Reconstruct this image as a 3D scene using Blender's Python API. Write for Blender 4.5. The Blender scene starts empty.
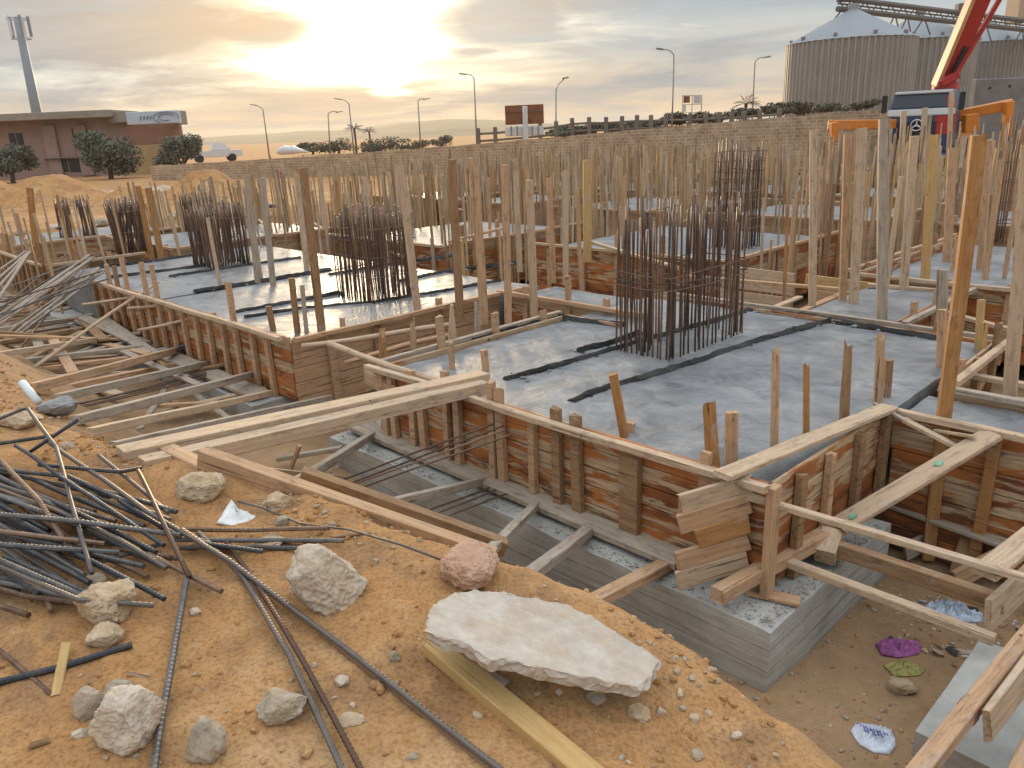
import bpy, bmesh, math, random
from mathutils import Vector, Matrix, noise
import numpy as np
random.seed(7)
rnd = random.uniform
S = bpy.context.scene
COL = S.collection
R = math.radians

# ------------------------------------------------------------------ camera
F, PITCH, ROLL, EYE = 790.0, R(17.8), R(2.4), 3.0
def ray(px, py):
    x = (px-512)/F; y = -(py-384)/F
    c, s = math.cos(ROLL), math.sin(ROLL)
    X = c*x+s*y; Y = -s*x+c*y
    cp, sp = math.cos(PITCH), math.sin(PITCH)
    return Vector((X, cp+Y*sp, -sp+Y*cp))
EYEP = Vector((0, 0, EYE))
def W(px, py, z):
    d = ray(px, py); return EYEP + d*((z-EYE)/d.z)
def Wd(px, py, y):
    d = ray(px, py); return EYEP + d*(y/d.y)
def proj(p):
    d = Vector(p)-EYEP
    cp, sp = math.cos(PITCH), math.sin(PITCH)
    z = d.y*cp-d.z*sp
    if z < .05: return None
    X = d.x/z; Y = (d.y*sp+d.z*cp)/z
    c, s = math.cos(ROLL), math.sin(ROLL)
    return (512+F*(c*X-s*Y), 384-F*(s*X+c*Y), z)
cam = bpy.data.cameras.new('camera')
cam.sensor_width = 36; cam.lens = F/1024*36; cam.clip_start = .05; cam.clip_end = 9000
co = bpy.data.objects.new('camera', cam); COL.objects.link(co)
fwd = Vector((0, math.cos(PITCH), -math.sin(PITCH))); up0 = Vector((0, math.sin(PITCH), math.cos(PITCH))); rt0 = Vector((1, 0, 0))
c_, s_ = math.cos(ROLL), math.sin(ROLL)
rt = rt0*c_ - up0*s_; up = rt0*s_ + up0*c_
# image x axis = c*X - s*Y
co.matrix_world = Matrix(((rt.x, up.x, -fwd.x, 0), (rt.y, up.y, -fwd.y, 0), (rt.z, up.z, -fwd.z, EYE), (0, 0, 0, 1)))
S.camera = co

# building grid: u runs along the front face (away to the left), v runs back to the right
O = Vector((1.4, 3.96)); A = Vector((-.69, .724)).normalized(); B = Vector((A.y, -A.x))
def U(u, v, z=0):
    p = O+A*u+B*v; return Vector((p.x, p.y, z))
def UV(p):
    d = Vector((p[0], p[1]))-O; return d.dot(A), d.dot(B)
AV = Vector((A.x, A.y, 0)); BV = Vector((B.x, B.y, 0)); ZV = Vector((0, 0, 1))

# ------------------------------------------------------------------ materials
def new_mat(name):
    m = bpy.data.materials.new(name); m.use_nodes = True
    nt = m.node_tree
    return m, nt.nodes, nt.links, nt.nodes['Principled BSDF']
def N(nodes, t, **kw):
    n = nodes.new(t)
    for k, v in kw.items():
        if k in n.inputs: n.inputs[k].default_value = v
        else: setattr(n, k, v)
    return n
def ramp(nodes, stops, interp='LINEAR'):
    n = nodes.new('ShaderNodeValToRGB'); cr = n.color_ramp; cr.interpolation = interp
    while len(cr.elements) < len(stops): cr.elements.new(.5)
    for e, (p, c) in zip(cr.elements, stops):
        e.position = p; e.color = (*c, 1) if len(c) == 3 else c
    return n
def mixc(nodes, links, fac, a, b, blend='MIX'):
    n = nodes.new('ShaderNodeMix'); n.data_type = 'RGBA'; n.blend_type = blend
    for sock, v in ((n.inputs[0], fac), (n.inputs[6], a), (n.inputs[7], b)):
        if hasattr(v, 'is_linked') or hasattr(v, 'links'): links.new(v, sock)
        else: sock.default_value = v if isinstance(v, (int, float)) else (*v, 1)
    return n.outputs[2]
def mth(nodes, links, op, a, b=None, clamp=False):
    n = nodes.new('ShaderNodeMath'); n.operation = op; n.use_clamp = clamp
    for i, v in enumerate((a, b)):
        if v is None: continue
        if hasattr(v, 'links'): links.new(v, n.inputs[i])
        else: n.inputs[i].default_value = v
    return n.outputs[0]
def ocoord(nodes, links, scale=(1, 1, 1), rand=True):
    tc = nodes.new('ShaderNodeTexCoord'); v = tc.outputs['Object']
    if rand:
        oi = nodes.new('ShaderNodeObjectInfo')
        ml = N(nodes, 'ShaderNodeMath', operation='MULTIPLY'); links.new(oi.outputs['Random'], ml.inputs[0]); ml.inputs[1].default_value = 57
        ad = nodes.new('ShaderNodeVectorMath'); ad.operation = 'ADD'
        links.new(v, ad.inputs[0]); links.new(ml.outputs[0], ad.inputs[1]); v = ad.outputs[0]
    mp = nodes.new('ShaderNodeMapping'); mp.inputs['Scale'].default_value = scale
    links.new(v, mp.inputs['Vector']); return mp.outputs[0]
def tex(nodes, links, vec, scale, detail=6, rough=.6, dist=0):
    n = nodes.new('ShaderNodeTexNoise'); n.inputs['Scale'].default_value = scale; n.inputs['Detail'].default_value = detail
    n.inputs['Roughness'].default_value = rough; n.inputs['Distortion'].default_value = dist
    links.new(vec, n.inputs['Vector']); return n.outputs['Fac']
def bump(nodes, links, h, bsdf, strength=.4, dist=.01, prev=None):
    b = nodes.new('ShaderNodeBump'); b.inputs['Strength'].default_value = strength; b.inputs['Distance'].default_value = dist
    links.new(h, b.inputs['Height'])
    if prev is not None: links.new(prev, b.inputs['Normal'])
    links.new(b.outputs[0], bsdf.inputs['Normal']); return b.outputs[0]

def wood(name, dark, light, tint, stain=.5, rough=.75):
    m, n, l, b = new_mat(name)
    g = tex(n, l, ocoord(n, l, (1.3, 22, 22)), 2.2, 8, .65, .4)
    big = tex(n, l, ocoord(n, l, (.9, 3, 3)), 1.8, 4, .6)
    spot = tex(n, l, ocoord(n, l, (3, 8, 8)), 2.6, 5, .7)
    c1 = ramp(n, [(.28, dark), (.62, light)]); l.new(g, c1.inputs[0])
    oi = n.new('ShaderNodeObjectInfo')
    tf = mth(n, l, 'MULTIPLY', mth(n, l, 'ADD', mth(n, l, 'MULTIPLY', oi.outputs['Random'], .8), mth(n, l, 'MULTIPLY', big, .6)), .62, True)
    c2 = mixc(n, l, tf, c1.outputs[0], tint)
    sr = ramp(n, [(.52, (0, 0, 0)), (.68, (1, 1, 1))]); l.new(spot, sr.inputs[0])
    c3 = mixc(n, l, mth(n, l, 'MULTIPLY', sr.outputs[0], stain), c2, tuple(x*.38 for x in dark))
    ck = tex(n, l, ocoord(n, l, (.7, 34, 34)), 1.6, 4, .55, .25); cr_ = ramp(n, [(.31, (.30, .25, .21)), (.37, (1, 1, 1))]); l.new(ck, cr_.inputs[0]); c3 = mixc(n, l, 1, c3, cr_.outputs[0], 'MULTIPLY')
    vo = n.new('ShaderNodeTexVoronoi'); vo.inputs['Scale'].default_value = 5.5; l.new(ocoord(n, l, (1, 1.6, 1.6)), vo.inputs['Vector']); kr = ramp(n, [(.035, (.16, .10, .07)), (.075, (1, 1, 1))]); l.new(vo.outputs['Distance'], kr.inputs[0]); c3 = mixc(n, l, .85, c3, mixc(n, l, 1, c3, kr.outputs[0], 'MULTIPLY'))
    ce = ramp(n, [(.58, (0, 0, 0)), (.66, (1, 1, 1))]); l.new(tex(n, l, ocoord(n, l, (2.2, 5, 5)), 1.9, 6, .7, .6), ce.inputs[0]); c3 = mixc(n, l, mth(n, l, 'MULTIPLY', ce.outputs[0], .38), c3, (.45, .42, .38))
    l.new(c3, b.inputs['Base Color']); b.inputs['Roughness'].default_value = rough
    b.inputs['Specular IOR Level'].default_value = .25
    bump(n, l, g, b, .5, .006)
    return m
M = {}
M['pale'] = wood('pale_wood', (.38, .255, .155), (.70, .52, .35), (.55, .385, .25))
M['tan'] = wood('tan_wood', (.34, .185, .095), (.64, .41, .24), (.54, .33, .185))
M['orange'] = wood('orange_wood', (.28, .125, .045), (.50, .27, .10), (.42, .20, .07))
M['yellow'] = wood('fresh_yellow_wood', (.42, .25, .10), (.64, .44, .20), (.56, .34, .12), .2)
M['grey'] = wood('weathered_grey_wood', (.26, .205, .15), (.52, .43, .33), (.42, .33, .245))
M['brown'] = wood('brown_wood', (.17, .095, .045), (.42, .26, .14), (.34, .19, .09))

def facing_mat():
    m, n, l, b = new_mat('stained_form_board')
    g = tex(n, l, ocoord(n, l, (1.2, 22, 22)), 2.2, 8, .65, .4)
    pe = tex(n, l, ocoord(n, l, (1.6, 9, 9)), 1.7, 7, .62, .5)
    lo = tex(n, l, ocoord(n, l, (.8, 2.2, 2.2)), 1.5, 3)
    pale = ramp(n, [(.3, (.30, .18, .095)), (.62, (.62, .43, .26))]); l.new(g, pale.inputs[0])
    rust = ramp(n, [(.3, (.14, .038, .013)), (.65, (.54, .19, .045))]); l.new(lo, rust.inputs[0])
    tcz = n.new('ShaderNodeTexCoord'); sz = n.new('ShaderNodeSeparateXYZ'); l.new(tcz.outputs['Object'], sz.inputs[0]); oi = n.new('ShaderNodeObjectInfo')
    wn = n.new('ShaderNodeTexWhiteNoise'); wn.noise_dimensions = '2D'; cxy = n.new('ShaderNodeCombineXYZ')
    l.new(mth(n, l, 'FLOOR', mth(n, l, 'MULTIPLY', mth(n, l, 'SUBTRACT', sz.outputs[2], .42), 7.46)), cxy.inputs[0]); l.new(mth(n, l, 'MULTIPLY', oi.outputs['Random'], 31), cxy.inputs[1]); l.new(cxy.outputs[0], wn.inputs['Vector'])
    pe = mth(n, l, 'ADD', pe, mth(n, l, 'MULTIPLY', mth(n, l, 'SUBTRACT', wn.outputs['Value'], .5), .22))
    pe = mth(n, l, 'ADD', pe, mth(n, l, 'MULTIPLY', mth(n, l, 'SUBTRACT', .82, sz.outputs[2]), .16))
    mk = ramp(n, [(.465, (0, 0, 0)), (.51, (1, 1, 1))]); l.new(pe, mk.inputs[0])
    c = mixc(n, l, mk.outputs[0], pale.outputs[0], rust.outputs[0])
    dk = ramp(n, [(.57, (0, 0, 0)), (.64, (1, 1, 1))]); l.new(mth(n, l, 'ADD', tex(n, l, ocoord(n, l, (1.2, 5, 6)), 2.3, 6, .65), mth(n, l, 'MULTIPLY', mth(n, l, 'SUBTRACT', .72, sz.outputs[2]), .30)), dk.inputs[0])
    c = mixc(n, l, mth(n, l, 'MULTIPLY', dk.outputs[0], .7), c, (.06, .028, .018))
    l.new(c, b.inputs['Base Color']); b.inputs['Roughness'].default_value = .6
    bump(n, l, mth(n, l, 'ADD', g, mth(n, l, 'MULTIPLY', mk.outputs[0], -.5)), b, .5, .006)
    return m
M['facing'] = facing_mat()

def concrete_mat(name, lo, hi, r0, r1, boards=False, wet=.0, dirt=(.22, .13, .06)):
    m, n, l, b = new_mat(name)
    v = ocoord(n, l, (1, 1, 1), False)
    a = tex(n, l, v, 1.3, 8, .62, .3); f = tex(n, l, v, 22, 6, .7); d = tex(n, l, v, .7, 5, .6, .6)
    c = ramp(n, [(.32, lo), (.68, hi)]); l.new(a, c.inputs[0])
    c2 = mixc(n, l, .28, c.outputs[0], mixc(n, l, 1, c.outputs[0], f, 'MULTIPLY'))
    dm = ramp(n, [(.56, (0, 0, 0)), (.75, (1, 1, 1))]); l.new(d, dm.inputs[0])
    c3 = mixc(n, l, mth(n, l, 'MULTIPLY', dm.outputs[0], .35), c2, dirt)
    if wet:
        mo = tex(n, l, v, 3.4, 7, .72, 1.2); mr = ramp(n, [(.30, (.52, .52, .53)), (.48, (.95, .95, .95)), (.68, (1.28, 1.26, 1.22))]); l.new(mo, mr.inputs[0]); c3 = mixc(n, l, 1, c3, mr.outputs[0], 'MULTIPLY')
        sp_ = tex(n, l, v, 70, 3, .6); sr_ = ramp(n, [(.30, (.45, .44, .42)), (.37, (1, 1, 1))]); l.new(sp_, sr_.inputs[0]); c3 = mixc(n, l, .8, c3, mixc(n, l, 1, c3, sr_.outputs[0], 'MULTIPLY'))
        wv = n.new('ShaderNodeTexWave'); wv.inputs['Scale'].default_value = 2.2; wv.inputs['Distortion'].default_value = 9; wv.inputs['Detail'].default_value = 3; wv.wave_type = 'RINGS'; l.new(v, wv.inputs['Vector'])
        f = mth(n, l, 'ADD', f, mth(n, l, 'ADD', mth(n, l, 'MULTIPLY', mo, 1.6), mth(n, l, 'MULTIPLY', wv.outputs['Fac'], .35))); a = mth(n, l, 'ADD', mth(n, l, 'MULTIPLY', a, .5), mth(n, l, 'MULTIPLY', mo, .5))
    l.new(c3, b.inputs['Base Color'])
    rr = N(n, 'ShaderNodeMapRange'); rr.inputs[1].default_value = .35; rr.inputs[2].default_value = .65
    rr.inputs[3].default_value = r0; rr.inputs[4].default_value = r1
    l.new(a, rr.inputs[0]); l.new(rr.outputs[0], b.inputs['Roughness'])
    h = mth(n, l, 'ADD', mth(n, l, 'MULTIPLY', f, .35), a)
    if boards:
        z = tex(n, l, ocoord(n, l, (1.2, 1.2, 16), False), 1.6, 5, .6)
        sx = n.new('ShaderNodeSeparateXYZ'); tc = n.new('ShaderNodeTexCoord'); l.new(tc.outputs['Object'], sx.inputs[0])
        fr = mth(n, l, 'FRACT', mth(n, l, 'MULTIPLY', sx.outputs[2], 7.4))
        gn = n.new('ShaderNodeNewGeometry'); gs = n.new('ShaderNodeSeparateXYZ'); l.new(gn.outputs['True Normal'], gs.inputs[0]); gr = mth(n, l, 'MULTIPLY', mth(n, l, 'LESS_THAN', mth(n, l, 'ADD', fr, mth(n, l, 'MULTIPLY', mth(n, l, 'SUBTRACT', f, .5), .12)), .055), mth(n, l, 'LESS_THAN', gs.outputs[2], .5))
        h = mth(n, l, 'SUBTRACT', mth(n, l, 'ADD', h, mth(n, l, 'MULTIPLY', z, .9)), mth(n, l, 'MULTIPLY', gr, .6))
        zr = ramp(n, [(.35, (.74, .72, .70)), (.65, (1, 1, 1))]); l.new(z, zr.inputs[0])
        c4 = mixc(n, l, 1, c3, zr.outputs[0], 'MULTIPLY'); c4 = mixc(n, l, mth(n, l, 'MULTIPLY', gr, .55), c4, (.10, .095, .085)); l.new(c4, b.inputs['Base Color'])
    bump(n, l, h, b, .8 if wet else .55, .016 if wet else .012)
    return m
M['wet'] = concrete_mat('fresh_concrete', (.18, .184, .188), (.36, .358, .352), .30, .62, wet=1, dirt=(.40, .35, .29))
M['wet'].node_tree.nodes['Principled BSDF'].inputs['Specular IOR Level'].default_value = .4
M['footing'] = concrete_mat('board_marked_concrete', (.40, .39, .35), (.72, .70, .63), .8, .95, True)
M['oldconc'] = concrete_mat('grey_concrete', (.26, .25, .24), (.42, .41, .39), .8, .95)
M['ridge'] = concrete_mat('mud_caked_board', (.014, .013, .012), (.11, .104, .097), .7, 1)
M['ridge'].node_tree.nodes['Principled BSDF'].inputs['Specular IOR Level'].default_value = .15

def stone(name, lo, hi, tint, bs=1.0):
    m, n, l, b = new_mat(name)
    v = ocoord(n, l)
    a = tex(n, l, v, 16, 9, .7, 0); f = tex(n, l, v, 70, 5, .7); d = tex(n, l, v, 7, 5, .65)
    c = ramp(n, [(.3, lo), (.68, hi)]); l.new(a, c.inputs[0])
    dm = ramp(n, [(.45, (0, 0, 0)), (.65, (1, 1, 1))]); l.new(d, dm.inputs[0])
    c2 = mixc(n, l, mth(n, l, 'MULTIPLY', dm.outputs[0], .55), c.outputs[0], tint)
    pit = ramp(n, [(.27, (.62, .52, .42)), (.40, (1, 1, 1))]); l.new(f, pit.inputs[0])
    c3 = mixc(n, l, .15 if name == 'plaster_slab' else .6, c2, mixc(n, l, 1, c2, pit.outputs[0], 'MULTIPLY'))
    l.new(c3, b.inputs['Base Color']); b.inputs['Roughness'].default_value = .95; b.inputs['Specular IOR Level'].default_value = .15
    bump(n, l, mth(n, l, 'ADD', a, mth(n, l, 'MULTIPLY', f, .4)), b, bs*.5, .01)
    return m
M['lime'] = stone('limestone', (.38, .265, .16), (.68, .535, .37), (.52, .34, .18))
M['chalk'] = stone('chalky_stone', (.42, .33, .235), (.72, .61, .48), (.56, .40, .25))
M['pink'] = stone('pinkish_stone', (.42, .24, .15), (.66, .46, .34), (.55, .30, .18))
M['greystone'] = stone('grey_rubble', (.28, .225, .155), (.54, .45, .34), (.44, .30, .17))
M['slab'] = stone('plaster_slab', (.44, .37, .29), (.62, .55, .46), (.46, .33, .21), .2)

def ground_mat():
    m, n, l, b = new_mat('orange_sand')
    tc = n.new('ShaderNodeTexCoord'); v = tc.outputs['Object']
    a = tex(n, l, v, .9, 9, .62, .4); f = tex(n, l, v, 7, 8, .7, .2); g = tex(n, l, v, 60, 5, .7); w = tex(n, l, v, 2.4, 6, .65, .5)
    c = ramp(n, [(.30, (.34, .165, .066)), (.5, (.54, .292, .122)), (.70, (.66, .435, .235))]); l.new(mth(n, l, 'ADD', mth(n, l, 'MULTIPLY', a, .6), mth(n, l, 'MULTIPLY', f, .4)), c.inputs[0])
    wm = ramp(n, [(.48, (0, 0, 0)), (.62, (1, 1, 1))]); l.new(w, wm.inputs[0])
    c2 = mixc(n, l, mth(n, l, 'MULTIPLY', wm.outputs[0], .75), c.outputs[0], (.33, .19, .10))
    gm = ramp(n, [(.34, (.62, .58, .52)), (.55, (1, 1, 1))]); l.new(g, gm.inputs[0])
    c3 = mixc(n, l, 1, c2, gm.outputs[0], 'MULTIPLY')
    # damp grey-brown earth on the excavated floor (vertex attribute painted by where the floor was dug)
    at = n.new('ShaderNodeAttribute'); at.attribute_name = 'dug'
    dug = ramp(n, [(.3, (.26, .17, .10)), (.7, (.50, .325, .185))]); l.new(mth(n, l, 'ADD', mth(n, l, 'MULTIPLY', a, .5), mth(n, l, 'MULTIPLY', f, .5)), dug.inputs[0])
    c4 = mixc(n, l, mth(n, l, 'MULTIPLY', at.outputs['Fac'], .8), c3, dug.outputs[0])
    l.new(c4, b.inputs['Base Color']); b.inputs['Roughness'].default_value = 1; b.inputs['Specular IOR Level'].default_value = .1
    p = bump(n, l, f, b, .7, .035); bump(n, l, g, b, .35, .006, p)
    return m
M['sand'] = ground_mat()

def plain(name, col, rough=.6, metal=0, var=.25, scale=6, spec=.5, bmp=0):
    m, n, l, b = new_mat(name)
    a = tex(n, l, ocoord(n, l), scale, 6, .65)
    c = ramp(n, [(.3, tuple(x*(1-var) for x in col)), (.7, tuple(min(1, x*(1+var)) for x in col))]); l.new(a, c.inputs[0])
    l.new(c.outputs[0], b.inputs['Base Color']); b.inputs['Roughness'].default_value = rough; b.inputs['Metallic'].default_value = metal
    b.inputs['Specular IOR Level'].default_value = spec
    if bmp: bump(n, l, a, b, bmp, .02)
    return m
def steel(name, c0, c1, rib=False):
    m, n, l, b = new_mat(name)
    a = tex(n, l, ocoord(n, l, (9, 9, 9)), 2, 6, .7)
    oi = n.new('ShaderNodeObjectInfo')
    c = ramp(n, [(.35, c0), (.68, c1)]); l.new(mth(n, l, 'ADD', mth(n, l, 'MULTIPLY', a, .6), mth(n, l, 'MULTIPLY', oi.outputs['Random'], .4)), c.inputs[0])
    l.new(c.outputs[0], b.inputs['Base Color']); b.inputs['Roughness'].default_value = .5; b.inputs['Metallic'].default_value = .45
    bump(n, l, a, b, .4, .004)
    return m
M['rebar'] = steel('dark_steel', (.045, .05, .06), (.17, .14, .115))
M['rustbar'] = steel('rusty_steel', (.12, .065, .04), (.30, .19, .12))
M['bluebar'] = steel('bluish_steel', (.055, .054, .055), (.20, .185, .17))
M['palebar'] = steel('dusty_steel', (.20, .18, .155), (.42, .38, .33))
M['cagebar'] = steel('cage_steel', (.08, .058, .048), (.28, .165, .105))

# ------------------------------------------------------------------ helpers
def obj(name, bm, mat, parent=None, smooth=False):
    me = bpy.data.meshes.new(name); bm.normal_update(); bm.to_mesh(me); bm.free()
    for x in (mat if isinstance(mat, (list, tuple)) else [mat]): me.materials.append(x)
    if smooth:
        for p in me.polygons: p.use_smooth = True
    o = bpy.data.objects.new(name, me); COL.objects.link(o)
    if parent: o.parent = parent
    return o
def tag(o, label=None, cat=None, group=None, kind=None):
    if label: o['label'] = label
    if cat: o['category'] = cat
    if group: o['group'] = group
    if kind: o['kind'] = kind
    return o
def empty(name, mw, label, cat, group=None):
    o = bpy.data.objects.new(name, None); COL.objects.link(o); o.empty_display_size = .1
    o.matrix_world = mw; return tag(o, label, cat, group)
def frame(p, x, upv=ZV):
    x = Vector(x).normalized(); y = Vector(upv).cross(x)
    if y.length < 1e-4: y = Vector((0, 1, 0)).cross(x)
    y.normalize(); z = x.cross(y)
    return Matrix(((x.x, y.x, z.x, p[0]), (x.y, y.y, z.y, p[1]), (x.z, y.z, z.z, p[2]), (0, 0, 0, 1)))
def T(p): return Matrix.Translation(Vector(p))
def lumber(bm, L, w, t, x0=0, y0=0, z0=0, seg=None, warp=.004, ch=.004, rag=.0):
    """a sawn board along +X, w wide in Y, t thick in Z, with eased edges, slight warp and ragged ends"""
    seg = seg or max(2, min(14, int(L/.3)))
    k = Vector((rnd(-99, 99), rnd(-99, 99), rnd(-99, 99)))
    ch = min(ch, w*.3, t*.3); hw, ht = w/2, t/2
    sec = [(-hw+ch, -ht), (hw-ch, -ht), (hw, -ht+ch), (hw, ht-ch), (hw-ch, ht), (-hw+ch, ht), (-hw, ht-ch), (-hw, -ht+ch)]
    rings = []
    for i in range(seg+1):
        x = L*i/seg
        oy = noise.noise(k+Vector((x*.6, 0, 0)))*warp*2; oz = noise.noise(k+Vector((0, x*.6, 3)))*warp*2
        ring = []
        for j, (y, z) in enumerate(sec):
            jit = noise.noise(k+Vector((x*2.3, j*.7, 0)))*warp*.6
            ex = rnd(-rag, rag) if i in (0, seg) else 0
            ring.append(bm.verts.new((x0+x+ex, y0+y+oy+jit, z0+z+oz+jit)))
        rings.append(ring)
    for a, b in zip(rings, rings[1:]):
        for j in range(8): bm.faces.new((a[j], b[j], b[(j+1) % 8], a[(j+1) % 8]))
    bm.faces.new(rings[0][::1]); bm.faces.new(rings[-1][::-1])
def box(bm, x0, x1, y0, y1, z0, z1):
    v = [bm.verts.new((x, y, z)) for x in (x0, x1) for y in (y0, y1) for z in (z0, z1)]
    for f in ((0, 1, 3, 2), (4, 6, 7, 5), (0, 4, 5, 1), (2, 3, 7, 6), (0, 2, 6, 4), (1, 5, 7, 3)): bm.faces.new([v[i] for i in f])
def tube(bm, pts, r, n=8, cap=True, radii=None):
    pts = [Vector(p) for p in pts]; prev = None; rings = []
    for i, p in enumerate(pts):
        d = (pts[min(i+1, len(pts)-1)]-pts[max(i-1, 0)]).normalized()
        if prev is None:
            a = d.cross(Vector((0, 0, 1)));
            if a.length < .01: a = d.cross(Vector((1, 0, 0)))
        else: a = prev-d*prev.dot(d)
        a.normalize(); prev = a; b = d.cross(a); rr = radii[i] if radii else r
        rings.append([bm.verts.new(p+(a*math.cos(2*math.pi*j/n)+b*math.sin(2*math.pi*j/n))*rr) for j in range(n)])
    for q, s in zip(rings, rings[1:]):
        for j in range(n): bm.faces.new((q[j], q[(j+1) % n], s[(j+1) % n], s[j]))
    if cap: bm.faces.new(rings[0][::-1]); bm.faces.new(rings[-1])
def prism(bm, poly, z0, z1):
    a = [bm.verts.new((x, y, z0)) for x, y in poly]; b = [bm.verts.new((x, y, z1)) for x, y in poly]; n = len(poly)
    bm.faces.new(a[::-1]); bm.faces.new(b)
    for i in range(n): bm.faces.new((a[i], a[(i+1) % n], b[(i+1) % n], b[i]))

# ------------------------------------------------------------------ ground
def sst(a, b, x):
    t = max(0, min(1, (x-a)/(b-a))); return t*t*(3-2*t)
def lerp_tab(tab, x):
    if x <= tab[0][0]: return tab[0][1]
    for (a, ya), (b, yb) in zip(tab, tab[1:]):
        if x <= b: return ya+(yb-ya)*(x-a)/(b-a)
    return tab[-1][1]
H0 = [(-1.4, .86), (-.5, 1.05), (.5, 1.2), (2, 1.28), (8, 1.3)]
sil = [(830, 768), (760, 720), (700, 676), (640, 640), (560, 603), (500, 580), (430, 553), (400, 540), (330, 518), (250, 492), (180, 472), (112, 438), (75, 420), (45, 397), (24, 374), (2, 352)]
VC = []
for px, py in sil:
    h = 1.1
    for _ in range(6):
        q = UV(W(px, py, h-.04)); h = lerp_tab(H0, q[0])
    VC.append((q[0], q[1]-.42*sst(2.4, 4.2, q[0])))
VC.sort()
def gz(x, y, fine=True):
    u, v = UV((x, y)); r = math.hypot(x, y)
    vc = lerp_tab(VC, u)
    P = Vector((x, y, 0))
    if r < 40:
        vc += noise.noise(P*1.7)*.09+noise.noise(P*5.1)*.04
    h = lerp_tab(H0, u)
    fl = .26*sst(2.6, 4.8, u)*(1-sst(-.6, .2, v)*.9); wd = .78+.95*sst(2.6, 4.6, u)
    z = fl+(h-fl)*(1-sst(-.02, wd, v-vc))
    z += .035*math.exp(-((v-vc+.12)/.22)**2)*(.5+noise.noise(P*2.3))           # loose lip of spoil along the edge
    out = max(sst(20.8, 21.7, u+noise.noise(P*.25)*.6), sst(25.5, 27.5, v+noise.noise(P*.2)*1.2))
    z = max(z, out*.95)
    if r > 60: z = z+sst(60, 700, r)*1.2
    if fine and r < 60:
        on = 1-sst(0, .9, v-vc)
        z += (noise.noise(P*.8)*.05+noise.noise(P*1.7+Vector((3, 8, 0)))*.03)*(.4+on)+noise.noise(P*3.1+Vector((7, 1, 0)))*.022*(.4+on)+noise.noise(P*9)*.008*(.4+on)
        if r < 9: z += noise.noise(P*23)*.0035+abs(noise.noise(P*6.3))*.012*on
    return z
def build_ground():
    angs = []
    a = -52.0
    while a < 52: angs.append(a); a += .26
    while a < 308: angs.append(a); a += 8
    rs = [0]; r = .7
    while r < 14: rs.append(r); r *= 1.0115
    while r < 60: rs.append(r); r *= 1.03
    while r < 2600: rs.append(r); r *= 1.15
    verts, dug = [], []
    n = len(angs)
    for r in rs:
        for a in angs:
            x, y = r*math.sin(R(a)), r*math.cos(R(a)); z = gz(x, y)
            verts.append((x, y, z)); u, v = UV((x, y))
            dug.append(sst(-.3, .9, v-lerp_tab(VC, u))*(1-max(sst(20, 21, u), sst(25, 26, v))))
    faces = []
    for i in range(len(rs)-1):
        for j in range(n):
            k = (j+1) % n; faces.append((i*n+j, i*n+k, (i+1)*n+k, (i+1)*n+j))
    me = bpy.data.meshes.new('ground'); me.from_pydata(verts, [], faces); me.update()
    at = me.attributes.new('dug', 'FLOAT', 'POINT'); at.data.foreach_set('value', dug)
    me.polygons.foreach_set('use_smooth', [True]*len(faces)); me.materials.append(M['sand'])
    me.validate()
    o = bpy.data.objects.new('ground', me); COL.objects.link(o); o['kind'] = 'structure'
build_ground()
def G(px, py, lift=0):
    d = ray(px, py); t = .6
    while t < 120:
        p = EYEP+d*t
        if p.z-lift <= gz(p.x, p.y): break
        t += .02 if t < 12 else .1
    return EYEP+d*t
def P3(q):
    return (W(*q) if q[2] is not None else G(q[0], q[1], q[3] if len(q) > 3 else .03)) if not isinstance(q, Vector) else q

# ------------------------------------------------------------------ timber
def beam(name, label, cat, p, q, w, t, mat, upv=ZV, group=None, rag=.004, seg=None):
    p, q = P3(p), P3(q); bm = bmesh.new(); lumber(bm, (q-p).length, w, t, rag=rag, seg=seg)
    o = obj(name, bm, M[mat]); o.matrix_world = frame(p, q-p, upv)
    return tag(o, label, cat, group)
UPX = Matrix.Rotation(R(-90), 4, 'Y')    # local X up
def post(base, top, w, t, mat, label, rz=None, name='timber_post', group=None, pointed=False, broken=False):
    base, top = Vector(base), Vector(top); bm = bmesh.new(); L = (top-base).length
    lumber(bm, L, w, t, rag=.012 if broken else .005, warp=.006)
    if pointed or broken:
        for v in bm.verts:
            if v.co.x > L-.03:
                if pointed: v.co.y *= .3; v.co.x += .03
                else: v.co.x += rnd(-.05, .06); v.co.y *= rnd(.5, 1)
    o = obj(name, bm, M[mat])
    ax = Vector((math.cos(rz), math.sin(rz), 0)) if rz is not None else AV
    o.matrix_world = frame(base, top-base, ax); tag(o, label, 'post', group); return o
def pxpost(pb, pt, zb, wpx, mat, label, zfoot=None, t=.05, rz=None, **k):
    """post whose visible foot is at pixel pb on height zb and whose top shows at pixel pt; zfoot carries it on down"""
    b = W(pb[0], pb[1], zb); d = ray(*pt)
    hor = math.hypot(b.x, b.y); tt = hor/math.hypot(d.x, d.y); top = EYEP+d*tt
    dep = proj(b)[2]; w = wpx*dep/F*.86
    if zfoot is not None:
        dd = (b-top)/(b.z-top.z) if abs(b.z-top.z) > .01 else ZV
        b = b+dd*(zfoot-b.z)
    return post(b, top, w, t, mat, label, rz if rz is not None else math.atan2(-b.y, -b.x)+rnd(-.5, .5), **k)

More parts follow.
